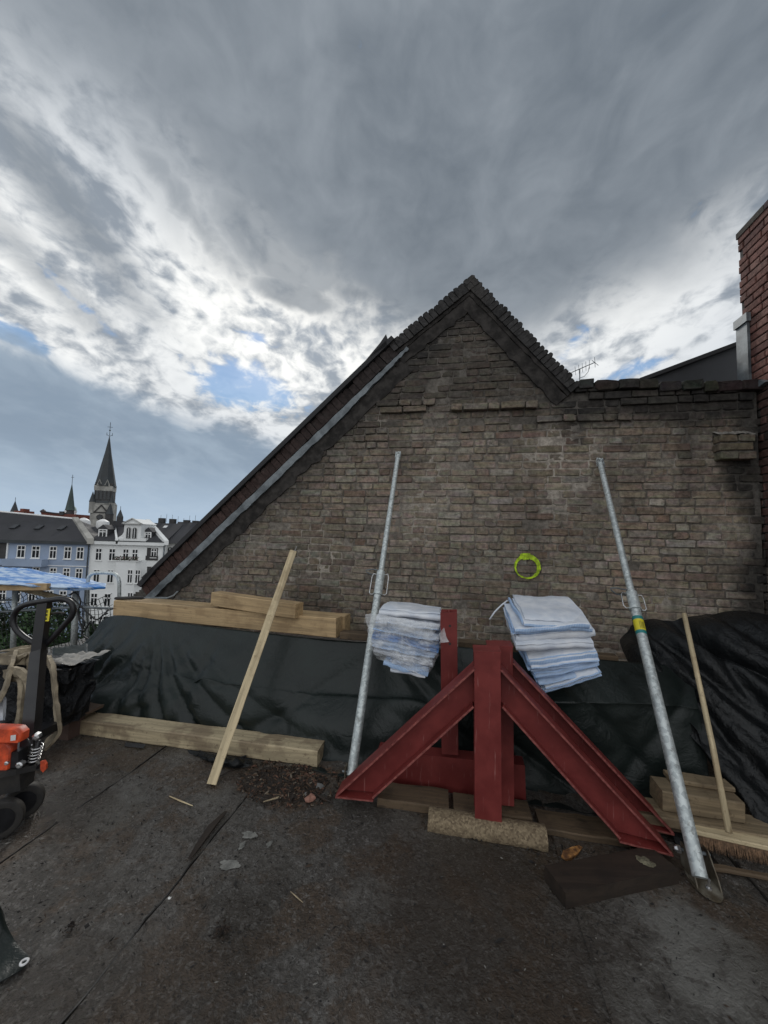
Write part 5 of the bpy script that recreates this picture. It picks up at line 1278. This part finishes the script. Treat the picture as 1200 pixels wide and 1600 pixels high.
# ================================================================== THE TOWN ACROSS THE STREET
YB = 62.0
def fz(py, px=150, Y=YB): return far(px, py, Y).z
def fx(px, py=865, Y=YB): return far(px, py, Y).x
def box(x0, x1, z0, z1, y0, y1): return MB().hexa((x0, y0, z0), (x1-x0, 0, 0), (0, y1-y0, 0), (0, 0, z1-z0))
WIN = {}
def window(bl, xc, z0, z1, w, y=YB, frame=.13, bars=True, wmat=None, glass=True):
    """a real opening: projecting frame, recessed pane, mullion and transom, sill"""
    key = (round(w, 2), round(z1-z0, 2), frame, bars)
    if key not in WIN:
        h = z1-z0; m = MB()
        for (a, b, c, d) in ((-w/2, w/2, h-frame, h), (-w/2, w/2, 0, frame), (-w/2, -w/2+frame, frame, h-frame), (w/2-frame, w/2, frame, h-frame)): m.hexa((a, -.07, c), (b-a, 0, 0), (0, .10, 0), (0, 0, d-c))
        if bars:
            m.hexa((-.055, -.05, frame), (.11, 0, 0), (0, .07, 0), (0, 0, h-2*frame)); m.hexa((-w/2+frame, -.052, h*.62), (w-2*frame, 0, 0), (0, .07, 0), (0, 0, .14))
        p = MB().hexa((-w/2+frame*.6, -.012, frame*.6), (w-frame*1.2, 0, 0), (0, .03, 0), (0, 0, h-frame*1.2))
        s = MB().hexa((-w/2-.08, -.16, -.10), (w+.16, 0, 0), (0, .2, 0), (0, 0, .10))
        WIN[key] = [x.build(nm, mt).data for x, nm, mt in ((m, 'window', m_wframe), (p, 'pane', m_glass), (s, 'sill', m_wframe))]
        for o in [o for o in C.objects if o.data in WIN[key]]: C.objects.unlink(o); bpy.data.objects.remove(o)
    h = z1-z0; base = Vector((xc, y, z0))-bl.location
    f = bpy.data.objects.new('window', WIN[key][0]); f.parent = bl; C.objects.link(f)
    # each mesh is stored about its own base centre
    f.location = base+Vector((0, -.02, 0))
    p = bpy.data.objects.new('pane', WIN[key][1]); p.parent = f; p.location = (0, .023, frame*.6); C.objects.link(p)
    s = bpy.data.objects.new('sill', WIN[key][2]); s.parent = f; s.location = (0, -.04, -.101); C.objects.link(s)
def flat_panel(bl, name, x0, x1, z0, z1, y, mat, dep=.02): return box(x0, x1, z0, z1, y-dep, y).build(name, mat, bl)
# --- blue house
zE = fz(848); bx0, bx1 = -92.0, fx(140)
blue = root('blue_house', (-66, YB, -18), 'blue grey tenement house with white windows and a dark tiled roof', 'house')
box(bx0, bx1, -18, zE, YB, YB+12).build('wall', m_fblue, blue)
rL, rR = far(-330, 776, YB+5.5), far(117, 811, YB+5.5)
MB().add([(bx0, YB-.5, zE+.1), (bx1, YB-.5, zE+.1), rR, (bx0, YB+5.5, rL.z), (bx0, YB+12, zE), (bx1, YB+12, zE)], [(0, 1, 2, 3), (3, 2, 5, 4), (1, 5, 2)]).build('roof', m_slate, blue)
box(bx0, bx1, zE-.35, zE+.12, YB-.55, YB+.1).build('eaves', m_slate2, blue)
MB().tube([(bx0, YB+5.5, rL.z+.05), rR+Vector((0, 0, .05))], .16, 6).build('ridge_cap', m_wframe, blue)
ww, hh = 1.36, 2.0
for px in (33, 56, 83, 106, 125.5): window(blue, fx(px), fz(865)-1.0, fz(865)+1.0, ww if px < 60 else 1.2)
for px in (56, 83, 104, 123.5): window(blue, fx(px, 897), fz(898)-.95, fz(898)+.95, 1.15)
for r_ in (2, 3, 4):
    for px in (-20, 10, 33, 56, 83, 104, 123): window(blue, fx(px), fz(865)-1-3.5*r_, fz(865)+1-3.5*r_, 1.2)
for px in (-30, -55, -80): window(blue, fx(px), fz(865)-1.0, fz(865)+1.0, 1.3)
lg0, lg1 = fx(-7), fx(10.5)
flat_panel(blue, 'loggia_shade', lg0, lg1, fz(877), fz(852), YB+.001, m_dstone, .03)  # dark panel on the closed wall, painting the recess's shade
for (a_, b_) in ((lg1, lg1+.22), (lg0-.22, lg0)): flat_panel(blue, 'loggia_frame', a_, b_, fz(877), fz(851), YB, m_wframe, .14)
flat_panel(blue, 'loggia_frame', lg0-.22, lg1+.22, fz(851.5), fz(849.5), YB, m_wframe, .14)
box(fx(17), fx(77), fz(887), fz(876), YB-1.3, YB).build('balcony', m_fblue, blue)
box(fx(-30), fx(17), fz(886), fz(878), YB-1.1, YB).build('balcony', m_fblue, blue)
box(fx(77), bx1-.02, fz(886.2), fz(885), YB-.10, YB).build('string_course', m_wframe, blue)
box(bx0, bx1-.02, fz(920.2), fz(919), YB-.10, YB).build('string_course', m_wframe, blue)
for px, py in ((22, 827), (60, 829), (96, 830)):
    c_ = far(px, py, YB+2.6); n_ = Vector((0, -1, .0))
    t_ = (rR.z-zE)/6.0
    z0_ = zE+.1+3.1*t_
    xx = fx(px, py, YB+2.6)
    MB().prism([(xx-.45, YB+2.2, zE+.12+2.7*t_), (xx+.45, YB+2.2, zE+.12+2.7*t_), (xx+.45, YB+3.2, zE+.12+3.7*t_), (xx-.45, YB+3.2, zE+.12+3.7*t_)], Vector((0, -.1, .16))).build('roof_light', m_clad, blue)
# party wall coping between the houses
pw0, pw1 = far(117, 811, YB+5.5), far(141, 846, YB-.6)
MB().prism([pw0+Vector((-.5, 0, .35)), pw0+Vector((.55, 0, .35)), pw1+Vector((.55, 0, .5)), pw1+Vector((-.5, 0, .5))], (0, 0, -.9)).build('party_wall', m_stone, blue)
MB().tube([(bx1-.05, YB-.25, zE-.2), (bx1-.05, YB-.25, -18)], .10, 6).build('downpipe', m_slate2, blue)
# --- white house
wx0, wx1 = bx1+.02, fx(258); zW = fz(849, 200)
wh = root('white_house', ((wx0+wx1)/2, YB, -18), 'white tenement house with a pedimented dormer, a flower balcony and a dark roof', 'house')
box(wx0, wx1, -18, zW, YB, YB+12).build('wall', m_fwhite, wh)
wl, wr_ = far(117, 812, YB+5.5), far(232, 815, YB+5.5)
MB().add([(wx0, YB-.4, zW+.25), (wx1, YB-.4, zW+.25), (wx1, YB+5.5, wr_.z-.2), (wx0, YB+5.5, wl.z-.2), (wx0, YB+12, zW), (wx1, YB+12, zW)], [(0, 1, 2, 3), (3, 2, 5, 4), (1, 5, 2), (0, 3, 4)]).build('roof', m_slate, wh)
box(wx0, wx1, zW-.25, zW+.28, YB-.5, YB+.1).build('cornice', m_fwhite, wh)
box(wx0, wx1, zW+.281, zW+.40, YB-.55, YB+.1).build('gutter', m_slate2, wh)
xb0, xb1 = fx(188), fx(224)
for px in (154.5, 175.5): window(wh, fx(px), fz(866)-.95, fz(866)+.95, 1.0, frame=.07)
for px in (151, 172.5): window(wh, fx(px, 900), fz(900)-1.0, fz(900)+1.0, 1.0, frame=.07)
for px in (147, 168): window(wh, fx(px, 937), fz(937)-1.0, fz(937)+1.0, 1.05, frame=.07)
for r_ in (1, 2):
    for px in (147, 168): window(wh, fx(px, 937), fz(937)-1.0-3.5*r_, fz(937)+1-3.5*r_, 1.05, frame=.10)
zB1 = fz(876, 200)
MB().prism([(xb0-.6, YB, -18), (xb0+.3, YB-1.3, -18), (xb1-.3, YB-1.3, -18), (xb1+.6, YB, -18)], (0, 0, zB1+18)).build('bay', m_fwhite, wh)
box(xb0-.2, xb1+.2, zB1, zB1+.14, YB-1.45, YB).build('balcony_slab', m_fwhite, wh)
mbf = MB()
for i in range(420):
    p = Vector((random.uniform(xb0-.1, xb1+.1), YB-1.35+random.uniform(-.12, .12), zB1+.14+random.random()**1.3*.6)); chipq(mbf, p, random.uniform(.07, .16), (.05, .07, .04) if random.random() < .75 else (.16, .06, .07), .9)
mbf.build('balcony_flowers', m_leaf, wh)
for px in (196.8, 211.2): window(wh, fx(px), fz(866)-.95, fz(866)+.95, .92, frame=.07)
for yy in (899, 934, 970):
    for px in (203.3, 215.4): window(wh, fx(px, yy, YB-1.3), fz(yy, 200)-1.05, fz(yy, 200)+1.05, .85, YB-1.3, frame=.09)
    window(wh, fx(189.8, yy), fz(yy, 200)-1.0, fz(yy, 200)+1.0, .5, YB-.55, frame=.08, bars=False)
for yy in (865, 894.5, 929):
    x0_, x1_ = fx(229.5, yy), fx(246.5, yy); z0_, z1_ = fz(yy+9, 238), fz(yy-9, 238)
    flat_panel(wh, 'loggia_shade', x0_, x1_, z0_, z1_, YB, m_dstone, .03)  # shade of the recess painted as a dark panel, no opening behind
    box(x0_-.1, x1_+.1, z0_-.15, z0_+.55, YB-.12, YB-.04).build('loggia_parapet', m_dstone if yy < 870 else m_fwhite, wh)
    window(wh, x0_+1.15, z0_+.3, z1_-.1, .9, YB-.031, frame=.08)
# big dormer
dx0, dx1 = fx(194, 835), fx(220.5, 835); zd0, zd1 = fz(847.5, 200), fz(818.5, 207); Yd = YB-.1
box(dx0, dx1, zd0, zd1, Yd, Yd+4).build('dormer', m_fwhite, wh)
xm = (dx0+dx1)/2; zp = fz(810.5, 207)
MB().prism([(dx0-.15, Yd-.12, zd1), (dx1+.15, Yd-.12, zd1), (xm, Yd-.12, zp)], (0, 4.2, 0)).build('pediment', m_fwhite, wh)
for (p_, q_) in (((dx0-.25, zd1), (xm, zp+.05)), ((dx1+.25, zd1), (xm, zp+.05)), ((dx0-.25, zd1), (dx1+.25, zd1))): MB().beam((p_[0], Yd-.2, p_[1]), (q_[0], Yd-.2, q_[1]), .3, .16, ch=.01, seg=2, jit=0).build('moulding', m_fbeige, wh)
def arched(bl, xc, z0, z1, w, y, mat=m_glass):
    pts = [(xc-w/2, y, z0), (xc+w/2, y, z0)]+[(xc+w/2*math.cos(t*math.pi/8), y, z1-w/2+w/2*math.sin(t*math.pi/8)) for t in range(9)]
    f = MB().prism([((p[0]-xc)*1.25+xc, y-.02, (p[2]-z0)*1.08+z0-.05) for p in pts], (0, -.05, 0)).build('window', m_fbeige, bl)
    MB().prism([(p[0], y-.071, p[2]) for p in pts], (0, -.02, 0)).build('pane', mat, f)
    MB().hexa((xc-.04, y-.12, z0), (.08, 0, 0), (0, .025, 0), (0, 0, z1-z0-.1)).build('glazing_bar', m_wframe, f)
for px in (202, 211.3): arched(wh, fx(px, 832), fz(841, 205), fz(824.5, 205), .62, Yd)
box(dx0-1.3, dx0, zd0-.2, fz(841, 190), Yd-.05, Yd+.6).build('dormer_wing', m_fwhite, wh)
box(dx1, dx1+.9, zd0-.2, fz(841, 225), Yd-.05, Yd+.6).build('dormer_wing', m_fwhite, wh)
MB().prism([(dx0-1.1, Yd+.1, fz(841, 190)), (dx0, Yd+.1, fz(841, 190)), (dx0, Yd+.1, fz(830, 194)), (dx0-.35, Yd+.1, fz(836, 194))], (0, .4, 0)).build('volute', m_fwhite, wh)
for (x0, x1, y0, y1) in ((154, 167.5, 839.5, 826.5), (226.5, 236.8, 842.5, 831)):
    a_, b_ = fx(x0, 833, YB+1), fx(x1, 833, YB+1); z0_, z1_ = fz(y0, x0, YB+1), fz(y1, x0, YB+1)
    MB().prism([(a_-.25, YB+.9, z1_), (b_+.25, YB+.9, z1_), ((a_+b_)/2, YB+.9, z1_+.75)], (0, 3.2, 0)).build('dormer_roof', m_slate, wh)
    box(a_-.05, b_+.05, z0_-.6, z1_, YB+1.02, YB+4).build('small_dormer', m_slate, wh)
    window(wh, (a_+b_)/2, z0_, z1_, b_-a_, YB+1.0, frame=.16)
for (x0, y0, x1, y1, w_) in ((178, 817.5, 182.5, 846.5, .16), (231, 814, 260, 848, .35)):
    p0, p1 = far(x0, y0, YB+5.2), far(x1, y1, YB-.5)
    MB().prism([p0+Vector((-w_, 0, .3)), p0+Vector((w_, 0, .3)), p1+Vector((w_, 0, .35)), p1+Vector((-w_, 0, .35))], (0, 0, -.7)).build('party_wall', m_fwhite, wh)
box(fx(176, 818, YB+4), fx(193, 818, YB+4), zW+1, fz(814, 185, YB+4), YB+3.9, YB+8).build('roof_block', m_slate, wh)
box(wx1-.25, wx1-.08, -18, zW-.3, YB-.18, YB-.02).build('downpipe', m_zinc, wh)
# --- grey house beyond
gh = root('grey_house', (-25, YB+1, -18), 'grey house with a long dark roof and small chimneys, half hidden by the brick gable', 'house')
gx0, gx1 = wx1+.03, 4.0; zG = fz(849, 275)
box(gx0, gx1, -18, zG, YB+.6, YB+12).build('wall', m_fbeige, gh)
gl_, gr_ = far(236, 814, YB+6), far(320, 820.5, YB+6)
zr = lambda x: gl_.z+(gr_.z-gl_.z)*(x-gl_.x)/(gr_.x-gl_.x)
MB().add([(gx0, YB+.2, zG), (gx1, YB+.2, zG), (gx1, YB+6, gr_.z), (gx0-1.5, YB+6, gl_.z), (gx0, YB+12, zG), (gx1, YB+12, zG)], [(0, 1, 2, 3), (3, 2, 5, 4)]).build('roof', m_slate, gh)
for px in (252, 269, 291, 305): x_ = fx(px, 816, YB+6); box(x_-.45, x_+.45, zG, zr(x_)+.65, YB+5.8, YB+6.6).build('chimney', m_dstone, gh)
for px in (266, 272.5, 290): arched(gh, fx(px, 859, YB+.6), fz(864, 270), fz(855, 270), .7, YB+.6)
for r_ in range(1, 5):
    for i_ in range(9):
        window(gh, gx0+2.0+i_*3.9, zG-2.6-3.5*r_, zG-.7-3.5*r_, 1.1, YB+.6, frame=.08)
for px, py in ((251, 828), (271, 835)): x_ = fx(px, py, YB+3); t_ = (zr(x_)-zG)/5.8; k_ = 4.2 if px == 251 else 2.6; MB().prism([(x_-.3, YB+.2+k_-.3, zG+t_*(k_-.3)+.1), (x_+.3, YB+.2+k_-.3, zG+t_*(k_-.3)+.1), (x_+.3, YB+.2+k_+.3, zG+t_*(k_+.3)+.1), (x_-.3, YB+.2+k_+.3, zG+t_*(k_+.3)+.1)], (0, -.06, .1)).build('roof_light', m_wframe, gh)
for k in range(7):
    x_ = fx(251+k*9, 812, YB+6.5); MB().tube([(x_, YB+6.5, zr(x_)), (x_+.03, YB+6.5, zr(x_)+random.uniform(.9, 1.6))], .03, 4).build('aerial', m_zinc, gh)
# --- the church
YC = 150.0
def cz(py, px=155): return far(px, py, YC).z
def cx(px, py=790): return far(px, py, YC).x
ch = root('church_tower', (cx(156), YC+5, -18), 'tall church tower with a dark pointed spire, small gables and pale stone base', 'church')
# the tower's axis is plumb: photograph columns are taken along the leaning vertical of the wide lens
xc = cx(150.5, 800); yc = YC+4; ch.location = (xc, yc, -18)
def sq(half, z, rot=0): return [Vector((xc+half*sx, yc+half*sy, z)) for sx, sy in ((-1, -1), (1, -1), (1, 1), (-1, 1))]
def frus(h0, z0, h1, z1, name, mat, n=4, par=ch, cx_=None, cy_=None):
    cX, cY = cx_ if cx_ is not None else xc, cy_ if cy_ is not None else yc
    off = math.pi/n; k = 1/math.cos(off); mb = MB()
    r0_ = [Vector((cX+h0*k*math.sin(off+2*math.pi*i/n), cY-h0*k*math.cos(off+2*math.pi*i/n), z0)) for i in range(n)]
    r1_ = [Vector((cX+h1*k*math.sin(off+2*math.pi*i/n), cY-h1*k*math.cos(off+2*math.pi*i/n), z1)) for i in range(n)]
    mb.add(r0_+r1_, [(i, (i+1) % n, (i+1) % n+n, i+n) for i in range(n)]+[tuple(range(n-1, -1, -1)), tuple(range(n, 2*n))]); return mb.build(name, mat, par)
hw = 3.55
zs = [cz(y) for y in (830, 786, 762, 757, 678, 655)]
frus(hw, -18, hw, zs[1], 'base', m_stone)
frus(hw*1.02, zs[1]-.4, hw*.80, zs[1]+1.2, 'set_off', m_slate2)
frus(hw*.82, zs[1], hw*.80, zs[2]+2.2, 'belfry', m_dstone)
frus(hw*.84, zs[2]-1.0, hw*.86, zs[2]+1.0, 'frieze', m_stone)
frus(hw*.98, zs[3]-.3, hw*.94, zs[3]+.35, 'spire_eaves', m_slate2, 8)
frus(hw*.93, zs[3]+.2, hw*.30, zs[3]+(zs[4]-zs[3])*.66, 'spire', m_slate2, 8)
frus(hw*.30, zs[3]+(zs[4]-zs[3])*.66, .10, zs[4], 'spire_tip', m_slate2, 8)
for k in (-1, 1):                                      # gables at the spire foot and belfry openings
    for s, nm in ((0, 'spire_gable'),):
        x_ = xc+k*hw*.36; MB().prism([(x_-.95, yc-hw*.97, zs[3]-.2), (x_+.95, yc-hw*.90, zs[3]-.2), (x_, yc-hw*.97, zs[3]+2.3)], (0, 1.6, 0)).build(nm, m_stone, ch)
        MB().prism([(x_-.55, yc-hw*.985, zs[3]+.1), (x_+.55, yc-hw*.985, zs[3]+.1), (x_, yc-hw*.985, zs[3]+1.6)], (0, .1, 0)).build('gable_field', m_slate2, ch)
for k in (-1.5, -.5, .5, 1.5):
    x_ = xc+k*hw*.36; MB().prism([(x_-.38, yc-hw*.82-.05, zs[1]+1.6), (x_+.38, yc-hw*.82-.05, zs[1]+1.6), (x_+.38, yc-hw*.82-.05, zs[2]-1.0), (x_, yc-hw*.82-.05, zs[2]-.3), (x_-.38, yc-hw*.82-.05, zs[2]-1.0)], (0, .3, 0)).build('belfry_opening', m_glass, ch)
for k in (-1, 1):
    x_ = xc+k*hw*.9; frus(.9, zs[1]-4, .9, zs[1]+.4, 'pinnacle_base', m_stone, 8, ch, x_, yc-hw*.9); frus(1.0, zs[1]+.4, .05, zs[1]+4.5, 'pinnacle', m_slate2, 8, ch, x_, yc-hw*.9)
# blind gable, ring moulding and clock-like round window on the pale base
zb = cz(800.5); yb = yc-hw-.05
for (p_, q_) in (((xc-hw*.62, zb), (xc, zb+2.9)), ((xc+hw*.62, zb), (xc, zb+2.9)), ((xc-hw, zb), (xc+hw, zb))): MB().beam((p_[0], yb, p_[1]), (q_[0], yb, q_[1]), .4, .45, ch=.02, seg=2, jit=0).build('stone_moulding', m_dstone, ch)
wz = cz(808); MB().lathe((xc-.3, yb+.1, wz), (0, -1, 0), [(1.1, 0), (1.1, .25), (.9, .3)], 20).build('round_window', m_dstone, ch)
MB().lathe((xc-.3, yb-.1, wz), (0, -1, 0), [(.8, 0), (.8, .16)], 20).build('window_pane', m_glass, ch)
frus(1.25, zs[1]-14, 1.25, cz(803), 'stair_turret', m_dstone, 8, ch, xc+hw*.86, yc-hw*1.25); frus(1.35, cz(803), .1, cz(786), 'turret_cone', m_slate2, 8, ch, xc+hw*.86, yc-hw*1.25)
MB().tube([(xc, yc, zs[4]-1), (xc, yc, zs[5])], .09, 6).build('finial_rod', m_slate2, ch); ch.rotation_euler.z = R(22)
MB().lathe((xc, yc, zs[4]+2.6), (0, 0, 1), [(.05, -.3), (.32, -.1), (.32, .1), (.05, .3)], 10).build('finial_ball', m_slate2, ch)
zc_ = zs[5]-2.0
MB().tube([(xc-.9, yc, zc_), (xc+.9, yc, zc_)], .09, 6).build('finial_cross', m_slate2, ch)
MB().tube([(xc-.95, yc, zs[4]+.8), (xc, yc, zs[4]+.1), (xc+.95, yc, zs[4]+.8)], .09, 6).build('finial_crown', m_slate2, ch)
for s in (-1, 1): MB().tube([(xc+s*.95, yc, zs[4]+.4), (xc+s*.95, yc, zs[4]+1.6)], .08, 5).build('finial_crown', m_slate2, ch)
# second church: brick, with a slim green-black spire
YS = 175.0
ch2 = root('brick_church', (far(100, 800, YS).x, YS, -18), 'red brick church roofline with a slim green-black spire left of the big tower', 'church')
sx_ = far(101, 795, YS).x; z_ = lambda y, px=100: far(px, y, YS).z; wd = (far(114, 795, YS).x-far(99, 795, YS).x)/2*.78
frus(wd*1.05, -18, wd*1.05, z_(803), 'tower', m_redb, 8, ch2, sx_, YS+3)
frus(wd*.92, z_(803), wd*.90, z_(795.5), 'lantern', m_dstone, 8, ch2, sx_, YS+3)
frus(wd*1.08, z_(796.5), wd*.98, z_(794.5), 'lantern_eaves', m_copper, 8, ch2, sx_, YS+3)
frus(wd*.98, z_(794.5), .06, z_(754), 'spire', m_copper, 8, ch2, sx_, YS+3)
MB().tube([(sx_, YS+3, z_(756)), (sx_, YS+3, z_(740))], .10, 5).build('finial_rod', m_slate2, ch2)
MB().tube([(sx_-.7, YS+3, z_(744)), (sx_+.7, YS+3, z_(744))], .09, 5).build('finial_cross', m_slate2, ch2)
MB().lathe((sx_-.8, YS+3-wd*.93, z_(799)), (0, -1, 0), [(.62, 0), (.62, .1)], 12).build('lantern_opening', m_wframe, ch2)
x0_, x1_ = far(61, 803, YS).x, far(116, 803, YS).x
MB().prism([(x0_, YS+1, -18), (x1_, YS+1, -18), (x1_, YS+1, z_(803)), (far(91, 800, YS).x, YS+1, z_(803.5)), (x0_, YS+1, z_(800))], (0, 14, 0)).build('nave', m_redb, ch2)
MB().beam((x0_-.3, YS+1, z_(799.6)), (far(91, 800, YS).x, YS+1, z_(803.0)), .8, .5, ch=.02, seg=2, jit=0).build('ridge_tiles', m_slate, ch2)
box(far(91, 800, YS).x, far(97, 800, YS).x, z_(805), z_(799), YS+.5, YS+3).build('turret_block', m_dstone, ch2)
frus(.9, z_(802), .9, z_(798.5), 'corner_turret', m_redb, 8, ch2, x0_, YS+2); frus(1.0, z_(798.5), .1, z_(796), 'corner_turret_cap', m_slate2, 8, ch2, x0_, YS+2)
# pale dome behind the slim spire
YD = 190.0; dm = root('pale_dome', (far(117, 795, YD).x, YD, -18), 'small pale green dome on a light drum just right of the slim spire', 'dome')
dc = far(114, 800, YD); rr_ = (far(122, 800, YD).x-far(113, 800, YD).x)/2
MB().lathe((dc.x, YD, -18), (0, 0, 1), [(rr_, 0), (rr_, dc.z+18), (rr_*1.15, dc.z+18.05), (rr_*1.15, dc.z+18.6)], 20).build('drum', m_fwhite, dm, smooth='auto')
MB().lathe((dc.x, YD, dc.z+.6), (0, 0, 1), [(rr_, 0)]+[(rr_*math.cos(t*math.pi/16), 2.4*math.sin(t*math.pi/16)) for t in range(1, 9)], 20).build('dome_shell', simple('pale_copper', (.42, .52, .47), .7, .1), dm, smooth=True)
# left turret with red brick
YL = 165.0; tl = root('brick_turret', (far(15, 800, YL).x, YL, -18), 'dark cone roofed turret with red brick parapet above the blue house roof', 'turret')
xl = far(12, 798, YL).x; wl_ = (far(20, 800, YL).x-far(5, 800, YL).x)/2*.78; zl = lambda y: far(15, y, YL).z
frus(wl_*.95, -18, wl_*.95, zl(803), 'turret_wall', m_redb, 8, tl, xl, YL+3); frus(wl_*1.05, zl(803), .08, zl(782), 'cone_roof', m_slate2, 8, tl, xl, YL+3)
MB().tube([(xl, YL+3, zl(783)), (xl, YL+3, zl(776))], .09, 5).build('finial_rod', m_slate2, tl)
box(far(18, 800, YL).x, far(34, 800, YL).x, -18, zl(797.5), YL+1, YL+6).build('parapet', m_redb, tl)
box(far(28, 796, YL).x, far(33, 796, YL).x, zl(797.5), zl(794), YL+1, YL+4).build('chimney', m_redb, tl)
# slim turret behind the white roof
YQ = 120.0; qt = root('slim_turret', (far(187.5, 805, YQ).x, YQ, -18), 'slim slate turret with a pointed cap rising behind the white house', 'turret')
xq = far(187.5, 808, YQ).x; wq = (far(193, 808, YQ).x-far(182, 808, YQ).x)/2*.75
frus(wq, -18, wq, far(187, 808, YQ).z, 'turret_wall', m_dstone, 8, qt, xq, YQ); frus(wq*1.02, far(187, 808, YQ).z, .06, far(188, 796, YQ).z, 'cone_roof', m_slate2, 8, qt, xq, YQ)
MB().tube([(xq, YQ, far(188, 797, YQ).z), (xq, YQ, far(188.5, 791, YQ).z)], .07, 5).build('finial_rod', m_slate2, qt)
# white roof hoods behind
YH = 70.0
for k, (px, py, lbl) in enumerate(((131, 812, 'white roof hood poking above the roofs left of the church base'), (161, 814, 'white roof hood poking above the roofs right of the church base'))):
    c_ = far(px, py, YH); hd = MB().lathe((c_.x, YH, c_.z-1.5), (0, 0, 1), [(1.0, 0), (1.0, 1.2), (.95, 1.4), (.4, 1.75), (.05, 1.85)], 14).build('roof_hood', m_wframe, None, smooth='auto'); tag(hd, lbl, 'roof vent')

# ---- street trees below ---------------------------------------------------------------------
def tree(x, y, top, r, label, seed):
    rnd = random.Random(seed); t = root('street_tree', (x, y, -18), label, 'tree', 'street trees below the roof')
    h = top+18
    tp_ = [Vector((x, y, -18)), Vector((x+.2, y, -18+h*.35)), Vector((x-.1, y+.2, -18+h*.65)), Vector((x, y, top-1))]
    tk_ = MB().tube([catmull(tp_, i/10) for i in range(11)], .26, 8, scale=lambda q: 1-.85*q)
    cl = []
    for k in range(16):
        a = rnd.uniform(0, 6.28); e = rnd.uniform(.25, .95); rr = r*(1-.45*abs(e-.5))*rnd.uniform(.3, .85)
        c_ = Vector((x+math.cos(a)*rr, y+math.sin(a)*rr, -18+h*(.32+.62*e))); cl.append((c_, r*rnd.uniform(.28, .48)))
        b0_ = Vector((x, y, -18+h*(.25+.45*e))); tk_.tube([b0_, b0_.lerp(c_, .5)+Vector((0, 0, .3)), c_], .07, 5, scale=lambda q: 1-.7*q)
    tk_.build('trunk', m_bark, t)
    lf = MB()
    for (c_, rc) in cl:
        shade = rnd.uniform(.6, 1.35)
        for i in range(420):
            d = Vector((rnd.gauss(0, 1), rnd.gauss(0, 1), rnd.gauss(0, .8))).normalized(); p = c_+d*rc*rnd.random()**.4
            e_ = Vector((rnd.gauss(0, 1), rnd.gauss(0, 1), rnd.gauss(0, .6))).normalized(); f_ = e_.orthogonal().normalized(); s = rnd.uniform(.09, .19)
            k = shade*rnd.uniform(.7, 1.3); col = (.028*k, .058*k, .018*k)
            lf.add([p-e_*s, p+f_*s*.55, p+e_*s, p-f_*s*.55], [(0, 1, 2, 3)], col)
    lf.build('crown', m_leaf, t)
for i, (px, py, Y, r, lb_) in enumerate(((-60, 935, 24, 3.0, 'dense green street tree at the far left below the canopy'), (10, 928, 26, 3.0, 'dark green street tree crown between the rail posts'), (75, 932, 28, 2.9, 'dark street tree crown seen through the truck handle'), (110, 962, 30, 2.3, 'lower street tree crown right of the canopy post, near the white house'), (40, 965, 20, 2.6, 'nearest street tree with its crown low behind the net'))):
    c_ = far(px, py, Y); tree(c_.x, Y, c_.z, r, lb_, 40+i)
